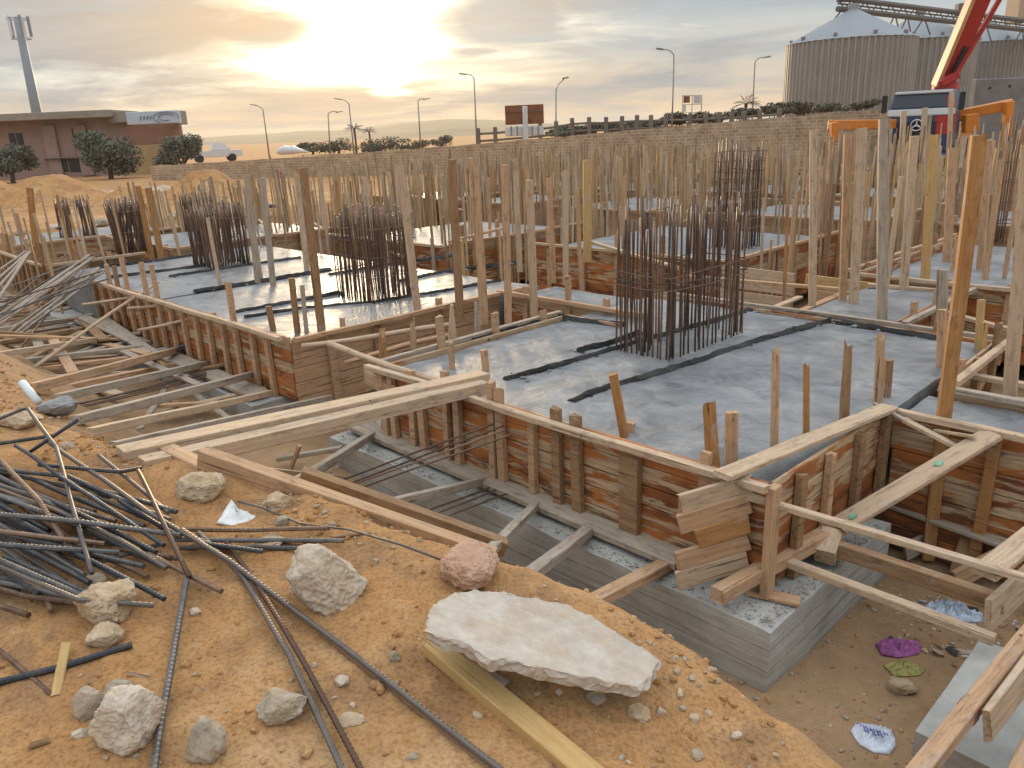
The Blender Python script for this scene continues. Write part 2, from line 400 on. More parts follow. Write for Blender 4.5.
def panel(label, p0, p1, z0, z1, out, studs=(), rail=True, mat='facing', nb=5, group='formwork panels around the pads', railmat='pale', over=0, studmat='tan', cat='formwork panel'):
    """form panel along p0->p1 (uv pairs); out=+1/-1 side of the studs; studs: (distance, width, height above the panel)"""
    a, b = U(p0[0], p0[1], 0), U(p1[0], p1[1], 0); L = (b-a).length
    mw = frame(a, b-a); root = empty('formwork_panel', mw, label, cat, group)
    bm = bmesh.new(); h = (z1-z0)/nb
    for i in range(nb):
        e = rnd(0, .02); lumber(bm, L-e-.01, .024+rnd(0, .003), h-.006, e, rnd(-.004, .004), z0+h*(i+.5), warp=.003, ch=.003, seg=max(2, int(L/.5)))
    obj('board_facing', bm, M[mat], root)
    for s in studs:
        d, w, ov = s[:3]; bm = bmesh.new(); H = z1-z0+ov+.02
        lumber(bm, H, w, .05, warp=.004, rag=.01, seg=3)
        bm.transform(UPX @ Matrix.Rotation(R(90), 4, 'X')); bm.transform(T((d, out*.042, z0-.02)) @ Matrix.Rotation(R(rnd(-2, 2)), 4, 'Y'))
        obj('stud', bm, M[random.choice([studmat, studmat, 'tan', 'brown']) if len(s) < 4 else s[3]], root)
    if rail:
        bm = bmesh.new(); lumber(bm, L+over, .06, .045, 0, out*.1, z1+.005, warp=.008, rag=.01)
        obj('top_rail', bm, M[railmat], root)
    return root
def tostud(lst, u0, sgn): return lst

# ---- concrete fill and footings
PADS = []
def on_pad(u, v): return any(a-.03 <= u <= b+.03 and c-.03 <= v <= d+.03 for a, b, c, d in PADS)
def slab_top(name, label, u0, u1, v0, v1, z0, z1, mat, cat, group=None, rough=.016, step=.07, skirt=True):
    PADS.append((u0, u1, v0, v1)); bm = bmesh.new(); nu, nv = max(2, int((u1-u0)/step)), max(2, int((v1-v0)/step)); c = U((u0+u1)/2, (v0+v1)/2, 0)
    g = []
    for i in range(nu+1):
        row = []
        for j in range(nv+1):
            p = U(u0+(u1-u0)*i/nu, v0+(v1-v0)*j/nv, z1)
            q = Vector((p.x, p.y, 0))
            p.z += noise.noise(q*1.3)*rough+noise.noise(q*5)*rough*.55+noise.noise(q*13)*rough*.22
            if i in (0, nu) or j in (0, nv): p.z -= .012
            row.append(bm.verts.new(p-c))
        g.append(row)
    for i in range(nu):
        for j in range(nv): bm.faces.new((g[i][j], g[i][j+1], g[i+1][j+1], g[i+1][j]))
    loop = [g[i][0] for i in range(nu+1)]+[g[nu][j] for j in range(1, nv+1)]+[g[i][nv] for i in range(nu-1, -1, -1)]+[g[0][j] for j in range(nv-1, 0, -1)]
    low = [bm.verts.new((v.co.x, v.co.y, z0)) for v in loop]; n = len(loop)
    for i in range(n): bm.faces.new((loop[i], loop[(i+1) % n], low[(i+1) % n], low[i]))
    bm.faces.new(low[::-1])
    bmesh.ops.recalc_face_normals(bm, faces=bm.faces)
    o = obj(name, bm, M[mat]); o.location = c; return tag(o, label, cat, group)
def footing(label, u0, u1, v0, v1, z0=0, z1=.4, seg=.12, group='plain concrete footings', name='concrete_footing'):
    bm = bmesh.new(); c = U((u0+u1)/2, (v0+v1)/2); nu, nv, nz = max(2, int((u1-u0)/seg)), max(2, int((v1-v0)/seg)), 4
    z0 -= .12
    def pt(i, j, k):
        p = U(u0+(u1-u0)*i/nu, v0+(v1-v0)*j/nv, z0+(z1-z0)*k/nz)
        q = noise.noise_vector(p*2.1)*.010+noise.noise_vector(p*8)*.006
        e = (i in (0, nu))+(j in (0, nv))+(k == nz)
        if e >= 2: q += Vector((0, 0, -abs(noise.noise(p*6))*.02))
        return p+q-c
    cache = {}
    def V(i, j, k):
        if (i, j, k) not in cache: cache[(i, j, k)] = bm.verts.new(pt(i, j, k))
        return cache[(i, j, k)]
    for i in range(nu):
        for j in range(nv): bm.faces.new((V(i, j, nz), V(i+1, j, nz), V(i+1, j+1, nz), V(i, j+1, nz)))
        for k in range(nz):
            bm.faces.new((V(i, 0, k), V(i+1, 0, k), V(i+1, 0, k+1), V(i, 0, k+1))); bm.faces.new((V(i, nv, k), V(i, nv, k+1), V(i+1, nv, k+1), V(i+1, nv, k)))
    for j in range(nv):
        for k in range(nz):
            bm.faces.new((V(0, j, k), V(0, j, k+1), V(0, j+1, k+1), V(0, j+1, k))); bm.faces.new((V(nu, j, k), V(nu, j+1, k), V(nu, j+1, k+1), V(nu, j, k+1)))
    bmesh.ops.recalc_face_normals(bm, faces=bm.faces)
    o = obj(name, bm, M['footing']); o.location = c; return tag(o, label, 'footing', group)

ZT = 1.1; ZC = 1.03
footing('long grey board-marked footing under the front formwork, its sharp corner in the trench', -.21, 4.15, -.31, 1.3)
footing('far grey footing under the second pad beyond the stacked beam pair', 5.55, 13.2, -.36, 3.7)
footing('low pale concrete block at the lower right below the loose boards', -2.6, -1.03, -.55, .36)
# ---- pad 1
slab_top('concrete_pad', 'widest grey wet concrete pad in front with the tall rebar cage', .03, 3.72, .03, 3.92, .42, ZC, 'wet', 'concrete pad', 'freshly poured concrete pads')
def along(lst, x0, y0, x1, y1, z, p0, p1):
    out = []
    for e in lst:
        x = e[0]; y = y0+(x-x0)*(y1-y0)/(x1-x0); u, v = UV(W(x, y, z)); d = (Vector((u, v))-Vector(p0)).dot((Vector(p1)-Vector(p0)).normalized()); out.append((d, *e[1:]))
    return out
front = along([(390, .07, .0), (398, .07, 0), (416, .07, .06), (426, .08, -.02), (450, .06, .14), (460, .07, 0), (494, .06, .16), (503, .07, .13), (533, .06, -.05), (558, .075, .1), (578, .08, .09), (628, .15, -.02, 'brown'), (697, .055, .1), (709, .085, -.03), (733, .09, -.03)], 360, 425, 690, 562, .45, (3.75, 0), (0, 0))
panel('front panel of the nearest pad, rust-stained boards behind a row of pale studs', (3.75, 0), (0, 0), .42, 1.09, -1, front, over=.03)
right1 = along([(768, .07, -.03), (805, .06, -.02), (845, .075, -.02, 'brown'), (878, .08, -.02)], 770, 560, 890, 495, .45, (0, 0), (0, 1.68))
panel('right side panel of the nearest pad, dark peeling boards with a wide pale rail', (0, .02), (0, 1.68), .42, 1.09, -1, right1, rail=False)
beam('top_board', 'wide pale flat board capping the right side panel at the front corner', 'board', (722, 476, 1.155), (890, 407, 1.13), .12, .03, 'pale')
panel('left side panel of the nearest pad beside the gap', (3.75, 2.5), (3.75, .02), .42, 1.07, -1, [(.3, .07, .1), (1.0, .07, .2), (1.7, .07, .3)], railmat='grey')
panel('inner stepped panel closing the back left of the nearest pad', (3.74, 2.5), (3.0, 2.5), .42, 1.07, 1, [], railmat='grey', rail=False)
# right tie beam pad: runs off to the right of pad 1
slab_top('concrete_pad', 'dark wet concrete strip behind the right pit with posts standing in it', -2.6, -.02, 1.72, 2.35, .42, .99, 'wet', 'concrete pad', 'freshly poured concrete pads')
panel('front panel of the right hand tie beam, boards blackened and peeling', (-.03, 1.66), (-2.2, 1.66), .06, 1.08, -1, [(.62, .07, 0, 'orange'), (1.28, .085, 0, 'orange')], nb=7, over=.05)
panel('back panel of the right hand tie beam along the rear pit', (-2.2, 2.42), (-.1, 2.42), .3, 1.06, 1, [(.5, .07, .2), (1.2, .07, .1)], railmat='grey')
panel('rear right panel of the nearest pad beside the second pit', (-.06, 2.45), (-.02, 3.95), .42, 1.08, -1, [(.3, .07, .1), (.8, .07, .0), (1.3, .07, .2)])
panel('back panel of the nearest pad below the grey tall post', (0, 3.96), (3.72, 3.96), .42, 1.06, -1, [(.5, .06, .1), (1.6, .06, 0), (2.6, .06, .1)], railmat='grey')
# dark caked divider boards
RIDGE = []
def ridge(label, pts, w, h, z, name='divider_board'):
    bm = bmesh.new(); P = [W(x, y, z) for x, y in pts]
    RIDGE.extend(zip(P, P[1:]))
    full = []
    for a, b in zip(P, P[1:]):
        n = max(2, int((b-a).length/.05)); full += [a.lerp(b, i/n) for i in range(n)]
    full.append(P[-1]); rings = []
    base = full[0].copy()
    for i, p in enumerate(full):
        d = (full[min(i+1, len(full)-1)]-full[max(i-1, 0)]).normalized(); s = d.cross(ZV)
        ring = []
        for j, (a, b) in enumerate(((-.6, -.6), (-.5, .35), (-.2, .9), (.2, 1), (.5, .3), (.6, -.6))):
            q = p*7+Vector((j*1.3, 0, 0)); k = 1.05+noise.noise(q)*.35+noise.noise(q*3)*.35
            ring.append(bm.verts.new(p+s*(w*1.05*a*k)+ZV*(h*(b*(k if b > 0 else 1)))-base))
        rings.append(ring)
    for a, b in zip(rings, rings[1:]):
        for j in range(5): bm.faces.new((a[j], a[j+1], b[j+1], b[j]))
    bm.faces.new(rings[0]); bm.faces.new(rings[-1][::-1])
    bmesh.ops.recalc_face_normals(bm, faces=bm.faces)
    o = obj(name, bm, M['ridge']); o.location = base
    return tag(o, label, 'divider board', 'mud caked divider boards on the wet concrete')
ridge('long dark mud-caked divider running below the tall rebar cage across the front pad', [(572, 403), (610, 388), (700, 361), (760, 340), (830, 321)], .065, .035, ZC)
ridge('dark mud-caked divider passing behind the foot of the tall rebar cage', [(505, 380), (560, 365), (625, 346), (700, 325), (752, 310)], .05, .03, ZC)
ridge('caked edge board along the back of the front pad by the grey posts', [(752, 308), (800, 315), (870, 328), (945, 341)], .06, .04, ZC)
ridge('dark caked board stub behind the cage at the front pad notch', [(578, 352), (610, 344), (640, 334)], .06, .04, ZC)
ridge('dark edging along the left side of the front pad', [(402, 356), (480, 340), (558, 318)], .035, .04, ZC)
ridge('dark edging stepping right from the pad notch towards the rebar cage', [(558, 318), (590, 323), (626, 326)], .05, .04, ZC)
# ---- gap between pad 1 and pad 2, tie beam
slab_top('concrete_pad', 'short concrete tie strip in the gap between the two front pads', 3.8, 5.2, 3.0, 3.9, .42, 1.0, 'wet', 'concrete pad', 'freshly poured concrete pads')
panel('brown panel closing the back of the gap between the front pads', (5.2, 2.95), (3.0, 2.95), .3, 1.1, -1, [(.4, .07, .1), (1.1, .06, .3), (1.7, .07, .1)], railmat='tan')
# ---- pad 2 (long, runs to the far left)
slab_top('concrete_pad', 'second wet concrete pad past the gap with a dense rusty cage', 5.3, 8.9, .03, 3.7, .42, ZC, 'wet', 'concrete pad', 'freshly poured concrete pads', .010, .12)
slab_top('concrete_pad', 'third wet concrete pad towards the sand banks', 9.0, 13.0, .03, 3.7, .42, ZC, 'wet', 'concrete pad', 'freshly poured concrete pads', .010, .15)
st = [(x, .07, random.choice([-.05, 0, .12, .3, .45])) for x in np.arange(.25, 6.0, .36)]
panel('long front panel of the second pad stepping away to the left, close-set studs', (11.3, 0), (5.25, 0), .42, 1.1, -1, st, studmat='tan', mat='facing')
panel('bare board end panel of the second pad facing the gap', (5.25, .0), (5.25, 2.9), .3, 1.08, -1, [(.45, .08, .0), (1.0, .08, 0), (1.9, .07, .1)], mat='tan', railmat='tan', over=.3)
panel('far left front panel continuing past the leaning rod bundle', (17.5, .0), (13.6, .0), .4, 1.1, -1, [(x, .08, random.choice([0, .1, .4])) for x in np.arange(.2, 3.8, .35)], studmat='tan')
panel('angled return panel between the far left pads', (13.5, .0), (13.5, 1.6), .4, 1.1, -1, [(.4, .07, 0), (1.0, .07, .1)], mat='brown')
ridge('dark divider across the second pad in front of its dense cage', [(245, 318), (300, 309), (372, 303), (440, 292), (500, 281)], .05, .03, ZC)
ridge('dark divider crossing the second pad left of its dense cage', [(235, 313), (290, 303), (340, 293)], .09, .035, ZC)
ridge('dark divider behind the dense cage on the second pad', [(400, 282), (450, 271), (520, 262)], .07, .035, ZC)
ridge('black divider line across the third pad', [(195, 292), (260, 282), (330, 270)], .1, .04, ZC)
ridge('thin black divider line near the far left cages', [(100, 268), (150, 262), (200, 255)], .1, .04, ZC)
ridge('thin black divider line in front of the leaning far cages', [(110, 278), (160, 272), (205, 266)], .09, .04, ZC)

ridge('dark joint line across the second pad beyond its dense cage', [(330, 275), (400, 263), (470, 253)], .08, .03, ZC)
ridge('dark joint line at the rear of the third pad', [(170, 277), (230, 268), (300, 258)], .1, .035, ZC)
# ---- other pads behind, each with its own formwork
def far_pad(label, u0, u1, v0, v1, sides='fl', nstud=5, mat='tan', z=ZC, zp=1.12):
    o = slab_top('concrete_pad', label+', wet and bluish', u0+.03, u1-.03, v0+.03, v1-.03, .3, z+rnd(-.03, .02), 'wet', 'concrete pad', 'freshly poured concrete pads', .010, .2)
    edges = {'f': ((u1, v0), (u0, v0), 'front'), 'r': ((u0, v0), (u0, v1), 'right'), 'l': ((u1, v1), (u1, v0), 'left'), 'b': ((u0, v1), (u1, v1), 'back')}
    for s in sides:
        a, b, w = edges[s]; L = (Vector(a)-Vector(b)).length
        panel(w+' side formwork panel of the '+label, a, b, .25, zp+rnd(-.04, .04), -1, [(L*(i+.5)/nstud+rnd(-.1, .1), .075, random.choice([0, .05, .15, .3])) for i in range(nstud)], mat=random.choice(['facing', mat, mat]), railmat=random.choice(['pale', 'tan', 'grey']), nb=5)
far_pad('pad right of the pale boards at the back', 4.0, 7.8, 6.2, 10.0, 'fr', 5)
far_pad('narrow tie strip behind the front pad', .9, 1.95, 4.05, 6.1, 'r', 3, 'facing')
far_pad('pad beyond the right rear pit', -1.4, 2.2, 6.25, 10.2, 'fl', 5, 'facing')
far_pad('pad behind the second pad', 8.8, 12.4, 5.0, 8.8, 'fr', 5)
far_pad('pad at mid distance left of the sand piles', 13.4, 17.0, 2.2, 6.0, 'fr', 5)
far_pad('far left corner pad by the sand bank', 17.6, 20.4, .4, 4.0, 'fr', 4)
far_pad('pad under the truck in the far right', -5.6, -2.2, 6.3, 10.4, 'fl', 4)
far_pad('right edge pad below the corner cage', -5.2, -2.0, 3.4, 5.4, 'fl', 4)
for j, v0 in enumerate((11.4, 16.4, 21.0)):
    for i, u0 in enumerate((-9.4, -4.9, -.4, 4.1, 8.6, 13.1, 17.2)):
        c = proj(U(u0+1.9, v0+1.9, 1))
        if c is None or c[0] < -60 or c[0] > 1090: continue
        far_pad(['third', 'fourth', 'rearmost'][j]+' row pad '+['outermost right', 'second from right', 'third from right', 'at its middle', 'third from left', 'second from left', 'at its left end'][i], u0, u0+3.7, v0, v0+3.6, 'fr' if j < 2 else 'f', 3)
# pale boards in the rear gap
beam('timber_board', 'broad pale boards nailed flat in the rear gap beside the tall cage', 'board', U(3.95, 6.0, .95), U(2.9, 6.0, .93), .03, .30, 'pale', rag=.02)
beam('timber_board', 'lower pale board below the broad ones in the rear gap', 'board', U(3.95, 5.97, .62), U(2.95, 5.97, .62), .03, .28, 'pale', rag=.02)
beam('timber_board', 'pale upper board in the rear gap beneath the slender posts', 'board', U(2.75, 6.0, 1.0), U(1.6, 6.0, .97), .03, .16, 'yellow', rag=.02)
beam('timber_board', 'pale middle board in the rear gap beneath the slender posts', 'board', U(2.6, 5.98, .8), U(1.7, 5.98, .8), .03, .19, 'tan', rag=.02)
beam('timber_board', 'pale bottom board in the rear gap beneath the slender posts', 'board', U(2.6, 6.0, .58), U(1.75, 6.0, .56), .03, .2, 'pale', rag=.02)
beam('timber_batten', 'thin batten lying over the rear gap towards the caked board', 'batten', (722, 330, .95), (800, 297, .95), .08, .03, 'pale')
beam('timber_batten', 'second thin batten crossing the rear gap floor', 'batten', (742, 336, .9), (846, 292, .95), .09, .03, 'tan')
#PART2
# ------------------------------------------------------------------ rebar cages
def cage(label, cu, cv, du, dv, z0, z1, nu, nv, zs, lean=(0, 0), r=.009, extra=0, tilt=0):
    c = U(cu, cv, z0); root = empty('rebar_cage', frame(c, AV), label, 'rebar cage', 'column rebar cages')
    spots = [(-du/2+du*i/(nu-1), s*dv/2) for i in range(nu) for s in (-1, 1)]+[(s*du/2, -dv/2+dv*j/(nv-1)) for j in range(1, nv-1) for s in (-1, 1)]
    spots += [(rnd(-du/2, du/2), rnd(-dv/2, dv/2)) for _ in range(extra)]
    meshes = []
    for k in range(5):
        bm = bmesh.new(); H = z1-z0; ph = rnd(0, 9)
        tube(bm, [(math.sin(t*2+ph)*.008*t, math.cos(t*1.7+ph)*.008*t, t*H) for t in [i/6 for i in range(7)]], r, 6)
        me = bpy.data.meshes.new('vertical_bar'); bm.to_mesh(me); bm.free(); me.materials.append(M['cagebar'])
        for p in me.polygons: p.use_smooth = True
        meshes.append(me)
    for x, y in spots[:98]:
        o = bpy.data.objects.new('vertical_bar', random.choice(meshes)); COL.objects.link(o); o.parent = root
        o.location = (x+rnd(-.012, .012), y+rnd(-.012, .012), rnd(-.05, 0)); o.rotation_euler = (lean[0]+rnd(-.026, .026), lean[1]+rnd(-.026, .026), rnd(0, 6)); o.scale = (1, 1, rnd(.88, 1.08))
    for z in zs:
        bm = bmesh.new(); a, b = du/2+.015, dv/2+.015; w = lambda: rnd(-.025, .025)
        tube(bm, [(-a, -b, z+w()), (0, -b-.006, z+w()), (a, -b, z+w()), (a+.004, 0, z+w()), (a, b, z+w()), (0, b, z+w()), (-a, b, z+w()), (-a, 0, z+w()), (-a, -b, z+w())], .006, 5)
        s = obj('stirrup', bm, M['cagebar'], root); s.location = (-lean[1]*0+math.sin(lean[1])*z, -math.sin(lean[0])*z, 0)
    return root
cage('tall sparse rebar cage standing in the widest front pad', 2.22, 2.42, .58, 1.22, ZC, 2.3, 14, 17, (.60, .66, .72), r=.0088, extra=18)
cage('dense rusty rebar cage on the second pad at mid left', 6.55, 2.0, .8, .66, ZC, 2.17, 18, 13, (.9, .55, .3, .75), r=.0085, extra=22)
cage('dark leaning rebar cage left of the second pad, nearer of the far left cages', 11.2, 2.05, .9, .6, ZC, 2.0, 19, 12, (.8, .4), (.03, -.03), r=.0105, extra=24)
cage('black double rebar cage tilted in front of the sand bank', 14.45, 1.75, .6, .45, ZC, 2.02, 16, 11, (.8, .4), (.05, -.07), r=.012, extra=30)
cage('blackish rebar cage furthest left below the sand pile', 18.3, 1.9, .9, .5, ZC, 1.95, 13, 7, (.7,), (.03, -.05), r=.016)
cage('small dark rebar cage between far left posts and sand bank', 17.0, 4.2, .5, .5, ZC, 1.9, 9, 7, (.7,), (.03, -.04), r=.015)
cage('black rebar cage with square stirrups behind the tall sparse one', 5.0, 8.1, .55, .55, ZC, 2.62, 8, 8, (.3, .6, .9, 1.2, 1.35, 1.5, .45, .75, 1.05), r=.012)
b_ = W(1006, 240, ZC); u_, v_ = UV(b_)
cage('thin rebar cage at the right edge before the concrete wall', u_-.15, v_-.05, .5, .5, ZC, 2.85, 5, 5, (.3, .6, .9, 1.2, 1.5), r=.011)

# ------------------------------------------------------------------ the posts one can tell apart
PP = [
 ((943, 430), (978, 135), 1.0, 14, 'orange', 'thick orange tall post rising from the right pit, tallest in the foreground', .05, .09),
 ((1010, 392), (1029, 150), 1.0, 13, 'pale', 'pale greenish tall post with a wet foot at the right edge', .3, .08),
 ((881, 321), (884, 119), 1.03, 11, 'grey', 'tall pale grey post standing on the back edge of the front pad', None, .07),
 ((812, 306), (814, 130), 1.0, 8, 'pale', 'pale straight post with a caked foot beside the rear gap boards', None, .05),
 ((842, 301), (848, 134), 1.0, 8, 'tan', 'tan post standing left of a pale twin behind the front pad', None, .05),
 ((853, 305), (862, 128), 1.0, 10, 'pale', 'broad pale post right of its tan twin behind the front pad', None, .06),
 ((904, 291), (915, 136), 1.0, 9, 'pale', 'knotty pale post leaning right behind the tall grey one', None, .05),
 ((925, 283), (934, 135), 1.0, 10, 'yellow', 'golden straight post between knotty and grey posts right of centre', None, .06),
 ((947, 262), (953, 148), 1.0, 9, 'tan', 'brownish post just left of the thickest orange post', None, .05),
 ((980, 270), (989, 140), 1.0, 7, 'tan', 'slim tan post just right of the thickest orange post top', None, .05),
 ((899, 215), (904, 111), 1.0, 6, 'pale', 'whitish slender post in front of the truck windscreen', None, .05),
 ((920, 215), (925, 108), 1.0, 6, 'pale', 'whitish slender post crossing the truck grille', None, .05),
 ((946, 205), (952, 92), 1.0, 5, 'pale', 'thin whitish post past the truck cab corner', None, .04),
 ((587, 262), (587, 160), 1.0, 9, 'yellow', 'bright yellow post standing alone in the middle distance', None, .07),
 ((534, 316), (529, 180), 1.0, 8, 'pale', 'pale post at the notch of the front pad', None, .05),
 ((520, 272), (516, 172), 1.0, 6, 'pale', 'thin pale post left of the notch post', None, .05),
 ((553, 283), (549, 178), 1.0, 6, 'tan', 'thin tan post above the brown gap panel', None, .05),
 ((565, 285), (566, 170), 1.0, 6, 'pale', 'thin pale post above the brown gap panel', None, .05),
 ((460, 320), (452, 160), 1.0, 9, 'brown', 'reddish brown post on the second pad, leaning left', None, .05),
 ((484, 324), (474, 158), 1.0, 10, 'tan', 'thick two-tone brown post on the second pad beside the reddish one', None, .07),
 ((508, 331), (505, 165), 1.0, 8, 'tan', 'tan post on the left rim of the front pad', None, .05),
 ((418, 316), (400, 165), 1.0, 8, 'pale', 'pale post leaning left just right of the dense rusty cage', None, .05),
 ((322, 332), (303, 168), 1.02, 9, 'brown', 'grey brown post at the near corner of the second pad', None, .06),
 ((273, 288), (262, 178), 1.0, 7, 'grey', 'grey leaning post on the second pad left of the dense cage', None, .05),
 ((258, 285), (247, 175), 1.0, 6, 'grey', 'thinner grey leaning post on the second pad by the dark far cage', None, .05),
 ((307, 272), (297, 175), 1.0, 6, 'pale', 'slim pale post behind the grey brown corner post', None, .05),
 ((162, 262), (148, 188), 1.0, 7, 'orange', 'orange doubled post right of the black leaning cage', None, .05),
 ((153, 262), (138, 186), 1.0, 6, 'orange', 'orange slimmer post of the pair by the black leaning cage', None, .05),
 ((38, 262), (30, 188), 1.0, 7, 'orange', 'rust brown post at the far left before the sand pile', None, .05),
 ((71, 262), (69, 240), 1.0, 6, 'orange', 'short rust brown post left of the leaning rod bundle top', None, .05),
]
for pb, pt, zb, w, m, lab, zf, t in PP:
    pxpost(pb, pt, zb, w, m, lab, zf, t, group='tall timber posts')
# short stakes standing on or beside the pads
ST = [
 ((298, 335), (292, 278), 1.0, 7, 'brown', 'short dark stake inside the second pad corner', 0),
 ((307, 336), (302, 285), 1.0, 5, 'grey', 'slim grey stake beside the dark corner stake', 0),
 ((274, 333), (269, 306), 1.0, 7, 'brown', 'low brown stake at the rail of the second pad', 0),
 ((343, 330), (342, 318), 1.0, 5, 'tan', 'tiny stake stub on the glinting second pad', 0),
 ((384, 392), (382, 334), .7, 9, 'orange', 'split orange stake in the gap beside the stacked beam pair', 1),
 ((416, 372), (412, 322), .8, 8, 'tan', 'split tan stake on the near rim of the front pad', 1),
 ((453, 345), (452, 308), 1.0, 9, 'pale', 'pointed pale stake on the left rim of the front pad', 2),
 ((478, 336), (476, 305), 1.0, 7, 'grey', 'pointed grey stake beyond the pointed pale one', 2),
 ((452, 372), (450, 343), 1.0, 6, 'tan', 'short tan stake near the left front of the pad', 1),
 ((487, 393), (483, 350), 1.0, 8, 'tan', 'light stake at the end of the stacked beam pair', 0),
 ((626, 440), (614, 374), 1.0, 9, 'orange', 'slender stake leaning left over the front pad rail', 0),
 ((629, 434), (630, 422), 1.0, 10, 'tan', 'stub stake beside the leaning slender one', 0),
 ((714, 475), (710, 410), 1.0, 14, 'orange', 'rough dark headed stake behind the front rail', 1),
 ((731, 470), (732, 412), 1.0, 14, 'tan', 'square topped pale stake behind the front rail', 0),
 ((774, 455), (776, 354), 1.0, 9, 'tan', 'tall splintered stake by the front corner rail', 1),
 ((806, 440), (806, 372), 1.0, 7, 'orange', 'narrow splintered stake behind the wide right rail', 1),
 ((844, 425), (848, 348), 1.0, 9, 'brown', 'brown split stake behind the wide right rail', 1),
 ((878, 405), (882, 340), 1.0, 9, 'tan', 'light split stake at the rear end of the wide right rail', 1),
 ((887, 400), (890, 360), 1.0, 8, 'brown', 'shorter stake of the pair at the rear end of the wide right rail', 0),
 ((941, 330), (943, 270), 1.0, 11, 'grey', 'grey stake cut square at the right rear pit', 0),
 ((940, 372), (942, 310), 1.0, 9, 'tan', 'tan stake left of the thick orange post foot', 0),
 ((978, 352), (981, 300), 1.0, 7, 'yellow', 'yellow stake right of the thick orange post', 0),
 ((983, 356), (985, 322), 1.0, 6, 'yellow', 'shorter yellow stake right of the thick orange post', 0),
]
for pb, pt, zb, w, m, lab, k in ST:
    pxpost(pb, pt, zb, w, m, lab, .8, .05, name='timber_stake', group='short stakes around the pads', pointed=k == 2, broken=k == 1)

# ------------------------------------------------------------------ the forest of posts behind
protos = {}
def proto(m, k):
    if (m, k) not in protos:
        bm = bmesh.new(); lumber(bm, 1.0, [.036, .052, .072][k], .036, warp=.006, seg=4); me = bpy.data.meshes.new('timber_post'); bm.to_mesh(me); bm.free(); me.materials.append(M[m]); protos[(m, k)] = me
    return protos[(m, k)]
ZONES = [(230, 'weathered timber post among the dark cages before the sand banks', 'far left posts'), (600, 'upright timber post in the far thicket below the hills and the billboard', 'posts below the hills'), (830, 'upright timber post in the far thicket below the brick wall and lamps', 'posts below the brick wall'), (2000, 'upright pale timber post in the thicket around the red pump truck', 'posts before the pump truck')]
rows = [(5.0, 15), (6.3, 15), (7.5, 10), (10.1, 18), (11.3, 18), (13, 18), (14.9, 18), (16.4, 18), (18.2, 18), (19.9, 18), (21.1, 18), (22.8, 18), (24.4, 18)]
pts = []
for v, um in rows:
    u = -10.0
    while u < um+2.5:
        u += rnd(.5, 1.5); pts.append((u, v+rnd(-.2, .2)))
for u in (-4.9, -.4, .9, 4.0, 8.6, 12.6, 13.2, 16.8):
    v = 6.3
    while v < 24.5:
        v += rnd(.7, 1.9); pts.append((u+rnd(-.15, .15), v))
for u in (9.0, 13.1, 13.4, 17.2, 20):
    for _ in range(4): pts.append((u+rnd(-.3, .3), rnd(.2, 4)))
for _ in range(8): pts.append((rnd(5.4, 12.5), 3.8+rnd(-.1, .1)))
random.shuffle(pts); nf = 0
for u, v in pts:
    p = U(u, v, .95); c = proj(p)
    if c is None or not (-10 < c[0] < 1034) or c[2] < 8.5 or nf >= 250: continue
    if 600 < c[0] < 760 and c[2] < 12.5: continue
    right = sst(600, 900, c[0])
    H = rnd(.9, 1.45)+sst(760, 900, c[0])*rnd(.15, .45)+(rnd(.1, .35) if random.random() < .15 else 0)
    if random.random() < .16: H = rnd(.35, .8)
    if c[0] < 260: H = rnd(.75, 1.25)
    if not on_pad(u, v): p = U(u, v, 0); H += .95
    m = random.choice(['pale', 'tan', 'tan', 'pale', 'pale', 'yellow', 'tan', 'orange'])
    o = bpy.data.objects.new('timber_post', proto(m, random.choice([0, 0, 1, 1, 2]))); COL.objects.link(o)
    lean = rnd(-.035, .035)-(.05 if c[0] < 300 else 0); d = Vector((lean, rnd(-.03, .03), 1)); o.matrix_world = frame(p, d, Vector((math.cos(k_ := rnd(-.6, .6)), math.sin(k_), 0))) @ Matrix.Diagonal((H, 1, 1, 1))
    for x, lab, g in ZONES:
        if c[0] < x: tag(o, lab, 'post', g); break
    nf += 1

